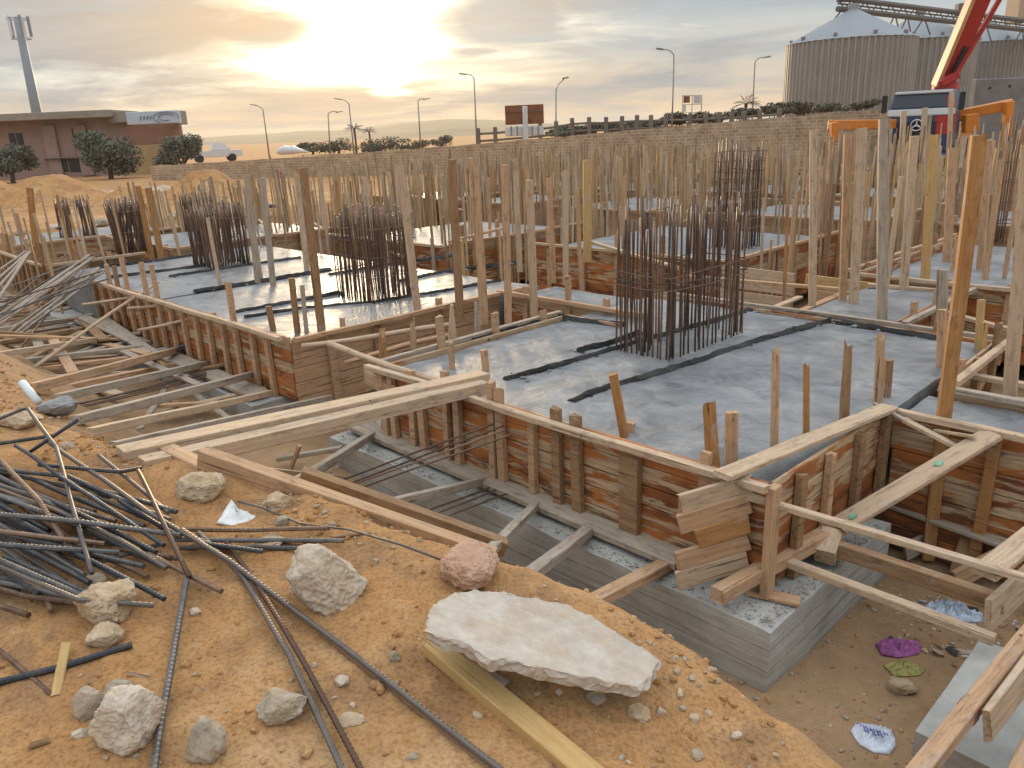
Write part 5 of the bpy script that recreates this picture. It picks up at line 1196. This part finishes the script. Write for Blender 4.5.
# building on the left
Y = 62; pinkw = plain('pinkish_render', (.34, .225, .185), .9, var=.15, scale=1); para = plain('weathered_parapet', (.30, .26, .21), .95, var=.2, scale=1); dark = plain('dark_opening', (.03, .028, .03), .6); signm = plain('pale_blue_sign', (.50, .55, .60), .5, var=.08, scale=1); ochre = plain('ochre_render', (.42, .28, .13), .9, var=.15, scale=1)
root = empty('office_building', T(Wd(60, 168, Y)), 'long low pinkish building with a flat concrete parapet and pale sign', 'building'); ro = root.matrix_world.translation.copy()
rectpart('wall', root, ro, -70, 112, 128, 185, Y, 3.4, pinkw); rectpart('parapet', root, ro, -72, 109.5, 108, 124.5, Y-1.4, 5, para); rectpart('parapet', root, ro, 108.2, 111, 127, 123, Y-.7, 4, para)
sg = rectpart('sign_panel', root, ro, 127.3, 110, 178, 125, Y-1.5, .4, signm); rectpart('wall', root, ro, 129, 114, 172, 152, Y-.2, 1.5, plain('reddish_render', (.32, .17, .11), .9, var=.15, scale=1)); rectpart('wall', root, ro, 131, 144, 170, 182, Y-.5, 1, ochre)
rectpart('sign_return', root, ro, 172, 110.3, 177.5, 124.7, Y-.9, 1.6, para)
a = Wd(166, 117, Y-1.55)-ro; bm = bmesh.new()
for rr, a0, a1 in ((.62, -.4, 4.2), (.38, .3, 5)): tube(bm, [a+Vector((math.cos(a0+(a1-a0)*i/20)*rr*1.5, 0, math.sin(a0+(a1-a0)*i/20)*rr*.6)) for i in range(21)], .03, 5)
for i in range(4): tube(bm, [a+Vector((-1.9+i*.25, 0, -.1)), a+Vector((-1.8+i*.25, 0, .14))], .04, 5)
obj('logo_mark', bm, plain('sign_blue', (.20, .28, .40), .5), root)
for x in (12, 19.5): rectpart('window', root, ro, x-1.8, 133, x+1.8, 145, Y-.06, .2, dark)
rectpart('window', root, ro, 74, 128, 77.5, 144, Y-.06, .2, dark); rectpart('lintel', root, ro, 40, 156.5, 98, 158.5, Y-.5, .5, para)
for x in (51, 82): rectpart('pilaster', root, ro, x, 124.6, x+2, 176, Y-.25, .26, pinkw)
for x in (60, 70, 78, 92): rectpart('doorway', root, ro, x, 159, x+6, 172, Y-.06, .2, dark)
# phone mast
b, t = Wd(39, 125, 95), Wd(17, 17, 95); b.z = 1; root = empty('phone_mast', T(b), 'tall grey phone mast with antenna panels behind the left building', 'mast'); mm = plain('mast_grey', (.24, .28, .32), .6, var=.1)
bm = bmesh.new(); tube(bm, [(0, 0, 0), (t-b)*.5, t-b], .5, 12, radii=[.62, .5, .36]); obj('pole', bm, mm, root, True)
tt = t-b
for zz, rr in ((-.2, 1.05), (-2.2, .95)):
    bm = bmesh.new(); tube(bm, [tt+Vector((math.cos(i*math.pi/8)*rr, math.sin(i*math.pi/8)*rr, zz)) for i in range(17)], .05, 5); obj('antenna_ring', bm, mm, root)
for i in range(5):
    an = i*2*math.pi/5+.4; bm = bmesh.new(); c = tt+Vector((math.cos(an)*1.0, math.sin(an)*1.0, 0)); box(bm, c.x-.14, c.x+.14, c.y-.09, c.y+.09, c.z-2.0, c.z+.1); bmesh.ops.bevel(bm, geom=bm.edges[:], offset=.03, affect='EDGES'); obj('antenna_panel', bm, wht if i % 2 else mm, root)
# trees and bushes
def leafmat(name, c0, c1):
    m, n, l, b = new_mat(name); oi = n.new('ShaderNodeTexCoord'); a = tex(n, l, oi.outputs['Object'], 1.4, 4); c = ramp(n, [(.3, c0), (.7, c1)]); l.new(a, c.inputs[0]); l.new(c.outputs[0], b.inputs['Base Color']); b.inputs['Roughness'].default_value = .7; return m
LM = [leafmat('grey_green_leaf', (.09, .095, .065), (.19, .185, .125)), leafmat('dark_leaf', (.05, .055, .045), (.11, .11, .085)), leafmat('dry_leaf', (.07, .06, .035), (.15, .125, .07))]
bark = plain('bark', (.10, .07, .05), .95)
def bush(name, label, px, py, wpx, hpx, Y, lm, n=900, group=None, ground=None, cat='tree'):
    c = Wd(px, py, Y); w, h = wpx*Y/F/2, hpx*Y/F/2; g = ground if ground is not None else min(.9, c.z-h); root = empty(name, T((c.x, Y, g)), label, cat, group); cz = c.z-g
    bm = bmesh.new(); tube(bm, [(0, 0, 0), (.05*w, 0, cz*.5), (0, .1*w, cz)], .1, 7, radii=[.09*w, .06*w, .02*w])
    blobs = []
    for i in range(9):
        an, el = rnd(0, 6.28), rnd(-.5 if name == 'roadside_bush' else -1, 1); rr = rnd(.35, .75); p = Vector((math.cos(an)*w*rr, math.sin(an)*w*rr*.8, cz+h*el*.65)); blobs.append((p, rnd(.34, .62)))
        tube(bm, [(0, 0, cz*.4), p*.6+Vector((0, 0, cz*.15)), p], .03, 5, radii=[.04*w, .025*w, .008*w])
    obj('trunk', bm, bark, root)
    bm = bmesh.new(); s0 = max(.09, w*.055)
    for _ in range(int(n*2.2)):
        p, r = random.choice(blobs); d = Vector((random.gauss(0, 1), random.gauss(0, 1), random.gauss(0, 1))).normalized()*(random.random()**.45); q = p+Vector((d.x*w*r, d.y*w*r, d.z*h*r*1.1))
        s = s0*rnd(.5, 1.3); a = Vector((random.gauss(0, 1), random.gauss(0, 1), random.gauss(0, 1))).normalized(); e = a.orthogonal().normalized(); f = a.cross(e)
        bm.faces.new([bm.verts.new(q+e*s), bm.verts.new(q+f*s*.6), bm.verts.new(q-e*s), bm.verts.new(q-f*s*.6)])
    obj('crown', bm, lm, root); return root
bush('shade_tree', 'dark blue green bushy tree at the far left of the building', 8, 160, 52, 36, 55, LM[0], 3000)
bush('shade_tree', 'grey green rounded tree in front of the building parapet', 106, 152, 56, 42, 55, LM[0], 3200)
bush('shade_tree', 'loose olive tree at the right end of the sign building', 181, 152, 44, 28, 54, LM[0], 2600)
for i, (x, y, w, h) in enumerate(((565, 131, 34, 12), (590, 129, 40, 14), (618, 127, 38, 14), (648, 125, 30, 12), (680, 118, 34, 16), (712, 117, 34, 14), (740, 113, 28, 12), (775, 108, 36, 14), (805, 107, 34, 12), (836, 106, 34, 10), (862, 104, 26, 10))):
    bush('roadside_bush', ['bush just right of the billboard', 'bush second right of the billboard', 'bush midway along the road fence', 'bush left of the tallest street lamp', 'bush beneath the hoarding frame', 'bush right of the hoarding frame', 'bush at the foot of the palm', 'bush left of the largest silo', 'low scrub against the left part of the largest silo', 'low scrub against the middle of the largest silo', 'low scrub beside the truck against the silo'][i]+', dry and dark', x, y+2, w*1.15, h*.9, 48, LM[2] if i % 3 else LM[0], 900, 'bushes behind the block wall', .9, 'bush')
for i, (x, y, w, h) in enumerate(((312, 147, 34, 10), (338, 146, 34, 13), (378, 145, 42, 13), (412, 144, 34, 11), (440, 142, 28, 11))):
    bush('distant_tree', ['leftmost hazy tree', 'hazy tree left of the distant palms', 'hazy tree below the distant palms', 'hazy tree right of the distant palms', 'hazy tree left of the billboard'][i]+' below the low hill', x, y, w, h, 110, LM[2], 700, 'hazy trees below the hill', .9)
def palm(label, px, py, Y, r, lm, base=1):
    c = Wd(px, py, Y); root = empty('palm_tree', T((c.x, Y, base)), label, 'palm'); H = c.z-base; bm = bmesh.new(); tube(bm, [(0, 0, 0), (.05, 0, H*.5), (0, 0, H)], .2, 8, radii=[r*.12, r*.09, r*.1]); obj('trunk', bm, bark, root)
    bm = bmesh.new()
    for i in range(26):
        an = rnd(0, 6.28); el = rnd(-.1, 1.3); L = r*rnd(.8, 1.15); prev = None; d = Vector((math.cos(an), math.sin(an), 0)); side = Vector((-d.y, d.x, 0))
        for k in range(9):
            t = k/8; p = Vector((0, 0, H))+d*L*t*math.cos(el)+Vector((0, 0, L*(t*math.sin(el)-.45*t*t))); w = r*.11*math.sin(math.pi*min(1, t*.9+.1))+.005
            for s in (-1, 1):
                q = p+side*s*w*1.8+Vector((0, 0, -w*.8))+d*w*.7; bm.faces.new([bm.verts.new(p), bm.verts.new(p+d*L*.07), bm.verts.new(q)])
    obj('crown', bm, lm, root)
palm('spiky fan palm behind the block wall left of the silos', 746, 103, 48, .95, LM[0]); palm('distant palm left of a twin below the low hill', 354, 128, 90, 1.2, LM[2]); palm('distant palm right of a twin below the low hill', 369, 131, 90, 1.0, LM[2])
# hills
bm = bmesh.new(); ridge_ = [(-200, 141), (150, 140), (215, 137), (300, 131), (345, 130), (400, 123), (450, 119), (500, 120), (560, 124), (640, 127), (760, 128), (900, 122), (1300, 104)]
rows_ = []
for k, (Yd, f) in enumerate(((260, 0), (420, .3), (600, .7), (800, 1), (1100, .6), (1500, 0))):
    row = []
    for i in range(121):
        px = -200+1500*i/120; py = lerp_tab(ridge_, px); t = Wd(px, py, 800); z = -1+(t.z+1)*f+noise.noise(Vector((px*.02, k, 0)))*.8*f; row.append(bm.verts.new((t.x*Yd/800, Yd, z)))
    rows_.append(row)
for a, b in zip(rows_, rows_[1:]):
    for i in range(120): bm.faces.new((a[i], a[i+1], b[i+1], b[i]))
o = obj('hills', bm, plain('dry_hillside', (.24, .18, .10), 1, var=.3, scale=.02), smooth=True); o['kind'] = 'structure'
# sand piles
def heap(label, px, py, Y, r, zb=.6, mat=None, seed=0):
    t = Wd(px, py, Y); H = t.z-zb; bm = bmesh.new(); rings = []; na = 60
    for k in range(22):
        f = k/21; ring = []
        for i in range(na):
            a = 2*math.pi*i/na; d = Vector((math.cos(a), math.sin(a), 0)); rr = r*f*(1+.15*noise.noise(d*1.3+Vector((seed, 0, 0)))); z = H*(1-f)**1.0*(1 if f > .12 else 1)-.16*H*math.exp(-(f/.12)**2); p = d*rr; z += noise.noise(Vector((p.x, p.y, seed))*.9)*.12*(1-f)+noise.noise(Vector((p.x, p.y, seed))*3)*.05
            ring.append(bm.verts.new((p.x, p.y*1.1, z)))
        rings.append(ring)
    for a, b in zip(rings, rings[1:]):
        for i in range(na): bm.faces.new((a[i], a[(i+1) % na], b[(i+1) % na], b[i]))
    bmesh.ops.remove_doubles(bm, verts=bm.verts, dist=1e-4)
    o = obj('sand_pile', bm, mat or M['sand'], smooth=True); o.location = (t.x, Y, zb); return tag(o, label, 'sand pile', 'piles of sand')
heap('broad low sand pile before the left building', 45, 168, 33, 3.6, .5, seed=3); heap('sand shoulder at the left edge beside the broad pile', -15, 172, 32, 2.6, .5, seed=8); heap('pointed sand pile right of the olive tree', 203, 163, 34, 2.4, .5, seed=5); heap('low sand hump between the two larger piles', 128, 180, 31, 2.2, .5, seed=12)
def reg_far1():
    x, y = Wd(rnd(72, 165), 180, 36).x, 36+rnd(-1.5, 2); return x, y
scatter('rubble', 'pale rubble strewn between the sand piles', 500, reg_far1, [M['chalk'], M['lime']], .08, .32)
def reg_far2():
    p = U(rnd(20.2, 22.5), rnd(-1, 9)); return p.x, p.y
scatter('litter', 'white and black refuse along the top of the far left sand bank', 260, reg_far2, [M['chalk'], plain('black_refuse', (.03, .03, .035), .7), M['chalk'], M['greystone']], .05, .26)
# rubble and blocks beyond the far posts
def reg_far3():
    p = U(rnd(-6, 17), rnd(25.5, 28.5)); return p.x, p.y
scatter('rubble', 'broken blocks and spoil at the foot of the block wall', 700, reg_far3, [M['greystone'], M['lime'], plain('dark_spoil', (.06, .045, .04), 1)], .06, .32)
# white pick-up and pale tank far off
p = Wd(216, 162, 75); root = empty('pickup_truck', T((p.x, 75, p.z)) @ Matrix.Rotation(R(25), 4, 'Z'), 'small white pick-up parked far off beside the olive tree', 'truck')
tp('body', lambda bm: box(bm, -2.3, 2.3, -.8, .8, .45, 1.0), wht); tp('cabin', lambda bm: hexa(bm, (-.3, 1.3, -.75, .75, 1.0), (-.1, .8, -.62, .62, 1.65)), wht); tp('windscreen', lambda bm: hexa(bm, (.95, 1.32, -.66, .66, 1.05), (.75, .84, -.55, .55, 1.55)), glass, None, .01)
for sx in (-1.4, 1.4):
    for sy in (-1, 1): tp('wheel', lambda bm: tube(bm, [(sx, sy*.62, .35), (sx, sy*.84, .35)], .35, 14), black, None, 0)
p = Wd(292, 153, 60); bm = bmesh.new()
tube(bm, [(-1.1, 0, -.05), (-.9, 0, .02), (-.5, 0, .12), (.1, 0, .1), (.7, 0, 0), (1.2, 0, -.08)], .3, 14, radii=[.06, .24, .33, .30, .14, .04]); o = obj('covered_boat', bm, wht, smooth=True); o.location = p+Vector((0, 0, .1)); tag(o, 'small white rounded hull lying beyond the block wall', 'boat')

# ------------------------------------------------------------------ light, sky, air
SUN_EL, SUN_AZ = R(6.2), R(-10.2)
sd = Vector((math.sin(SUN_AZ)*math.cos(SUN_EL), math.cos(SUN_AZ)*math.cos(SUN_EL), math.sin(SUN_EL)))
sl = bpy.data.lights.new('sun', 'SUN'); sl.energy = 3.4; sl.angle = R(10); sl.color = (1, .74, .44)
so = bpy.data.objects.new('sun', sl); COL.objects.link(so); so.rotation_euler = (-sd).to_track_quat('-Z', 'Y').to_euler()
w = bpy.data.worlds.new('World'); S.world = w; w.use_nodes = True; n, l = w.node_tree.nodes, w.node_tree.links
for x in list(n): n.remove(x)
out = n.new('ShaderNodeOutputWorld'); sky = n.new('ShaderNodeTexSky'); sky.sky_type = 'NISHITA'; sky.sun_disc = False; sky.sun_elevation = SUN_EL; sky.sun_rotation = SUN_AZ; sky.dust_density = 3
bg1 = n.new('ShaderNodeBackground'); bg1.inputs[1].default_value = .06; l.new(sky.outputs[0], bg1.inputs[0])
tc = n.new('ShaderNodeTexCoord'); D = tc.outputs['Generated']
sp = n.new('ShaderNodeSeparateXYZ'); l.new(D, sp.inputs[0]); dz = sp.outputs[2]
zc = mth(n, l, 'MAXIMUM', dz, 0.0)
den = mth(n, l, 'ADD', zc, .10)
cb = n.new('ShaderNodeCombineXYZ'); l.new(mth(n, l, 'DIVIDE', sp.outputs[0], den), cb.inputs[0]); l.new(mth(n, l, 'DIVIDE', sp.outputs[1], den), cb.inputs[1])
def ntex(scale, detail, rough, mpscale, loc, dist=0):
    mp = n.new('ShaderNodeMapping'); mp.inputs['Scale'].default_value = mpscale; mp.inputs['Location'].default_value = loc; mp.inputs['Rotation'].default_value = (0, 0, R(-14)); l.new(cb.outputs[0], mp.inputs[0]); return tex(n, l, mp.outputs[0], scale, detail, rough, dist)
base = ramp(n, [(0, (.66, .44, .25)), (.022, (.62, .46, .31)), (.045, (.47, .45, .42)), (.075, (.36, .43, .47)), (.2, (.27, .38, .49)), (.40, (.84, .90, .96)), (1, (1.26, 1.36, 1.50))]); l.new(zc, base.inputs[0])
c1 = ntex(.62, 9, .60, (1, 1, 1), (3.1, .4, 0), .5); c2 = ntex(.34, 8, .58, (.5, 1.7, 1), (7.7, 2.0, 0), .4); c3 = ntex(1.1, 9, .62, (.7, 1.2, 1), (1.3, 5.1, 0), .5)
m1 = ramp(n, [(.44, (0, 0, 0)), (.60, (1, 1, 1))]); l.new(c1, m1.inputs[0]); m2 = ramp(n, [(.42, (0, 0, 0)), (.60, (1, 1, 1))]); l.new(c2, m2.inputs[0])
m3 = ramp(n, [(.45, (0, 0, 0)), (.62, (1, 1, 1))]); l.new(c3, m3.inputs[0])
vd = n.new('ShaderNodeVectorMath'); vd.operation = 'SUBTRACT'; l.new(D, vd.inputs[0])
gc = Vector((math.sin(R(-10.5))*math.cos(R(8.6)), math.cos(R(-10.5))*math.cos(R(8.6)), math.sin(R(8.6)))); vd.inputs[1].default_value = gc
mpv = n.new('ShaderNodeMapping'); mpv.inputs['Scale'].default_value = (1/.175, 1/.6, 1/.072); l.new(vd.outputs[0], mpv.inputs[0])
ln = n.new('ShaderNodeVectorMath'); ln.operation = 'LENGTH'; l.new(mpv.outputs[0], ln.inputs[0])
warp = mth(n, l, 'ADD', mth(n, l, 'MULTIPLY', mth(n, l, 'SUBTRACT', c1, .5), 3.6), mth(n, l, 'MULTIPLY', mth(n, l, 'SUBTRACT', c3, .5), 2.6))
dist = mth(n, l, 'ADD', ln.outputs['Value'], warp)
def spot(px, py, sx, sz, amp):      # a cloud bank, or a gap in the clouds, in one direction of the sky
    global dist
    d0 = ray(px, py).normalized(); v_ = n.new('ShaderNodeVectorMath'); v_.operation = 'SUBTRACT'; l.new(D, v_.inputs[0]); v_.inputs[1].default_value = d0
    m_ = n.new('ShaderNodeMapping'); m_.inputs['Scale'].default_value = (1/sx, 1/(sx*2), 1/sz); l.new(v_.outputs[0], m_.inputs[0]); q_ = n.new('ShaderNodeVectorMath'); q_.operation = 'LENGTH'; l.new(m_.outputs[0], q_.inputs[0])
    e_ = mth(n, l, 'SUBTRACT', 1.0, mth(n, l, 'ADD', q_.outputs['Value'], mth(n, l, 'MULTIPLY', mth(n, l, 'SUBTRACT', c3, .5), 2.2)), True)
    dist = mth(n, l, 'ADD', dist, mth(n, l, 'MULTIPLY', e_, amp))
spot(270, 30, .055, .024, 2.4); spot(500, 22, .08, .045, 2.2); spot(160, 15, .12, .045, 1.4); spot(470, 52, .04, .010, 2); spot(385, 82, .035, .022, -2.2); spot(330, 55, .10, .04, -1.2); spot(300, 105, .12, .018, 2)
glow = ramp(n, [(0, (1, 1, 1)), (.34, (.9, .9, .9)), (.52, (.45, .45, .45)), (.72, (.16, .16, .16)), (1, (0, 0, 0))]); l.new(mth(n, l, 'MULTIPLY', dist, .52), glow.inputs[0])
wide = ramp(n, [(0, (1, 1, 1)), (1, (0, 0, 0))], 'EASE'); l.new(mth(n, l, 'MULTIPLY', ln.outputs['Value'], .40), wide.inputs[0])
cloudc = mixc(n, l, wide.outputs[0], (.24, .285, .335), (.52, .37, .26))
hi_c = ramp(n, [(.0, (.70, .50, .29)), (.055, (.60, .50, .37)), (.11, (.53, .53, .50)), (.5, (1.0, 1.04, 1.1))]); l.new(zc, hi_c.inputs[0])
s1 = mixc(n, l, mth(n, l, 'MULTIPLY', m2.outputs[0], .6), base.outputs[0], hi_c.outputs[0])
lowd = ramp(n, [(.30, (.85, .85, .85)), (.6, (.2, .2, .2))]); l.new(zc, lowd.inputs[0])
s2 = mixc(n, l, mth(n, l, 'MULTIPLY', m1.outputs[0], lowd.outputs[0]), s1, cloudc)
s3 = mixc(n, l, mth(n, l, 'MULTIPLY', m3.outputs[0], .25), s2, hi_c.outputs[0])
s4 = mixc(n, l, mth(n, l, 'MULTIPLY', wide.outputs[0], .34), s3, (.95, .66, .33))
gl_ = mixc(n, l, glow.outputs[0], s4, (1.75, 1.52, 1.05))
bg2 = n.new('ShaderNodeBackground'); bg2.inputs[1].default_value = 1.1; l.new(gl_, bg2.inputs[0])
ad = n.new('ShaderNodeMixShader'); ad.inputs[0].default_value = .95; l.new(bg1.outputs[0], ad.inputs[1]); l.new(bg2.outputs[0], ad.inputs[2]); l.new(ad.outputs[0], out.inputs[0])
S.view_settings.view_transform = 'Standard'; S.view_settings.look = 'None'; S.view_settings.exposure = .22; S.view_settings.gamma = 1
S.render.engine = 'CYCLES'
S.cycles.max_bounces = 5; S.cycles.diffuse_bounces = 1; S.cycles.glossy_bounces = 2; S.cycles.caustics_reflective = False
# far air
bm = bmesh.new(); box(bm, -2800, 2800, -2800, 2800, -1.2, 36)
hm = bpy.data.materials.new('dusty_air'); hm.use_nodes = True; n, l = hm.node_tree.nodes, hm.node_tree.links
for x in list(n): n.remove(x)
ho = n.new('ShaderNodeOutputMaterial'); pv = n.new('ShaderNodeVolumePrincipled'); pv.inputs['Color'].default_value = (.94, .89, .80, 1); pv.inputs['Density'].default_value = .0003; pv.inputs['Anisotropy'].default_value = .25
l.new(pv.outputs[0], ho.inputs['Volume']); o = obj('haze', bm, hm); o['kind'] = 'stuff'
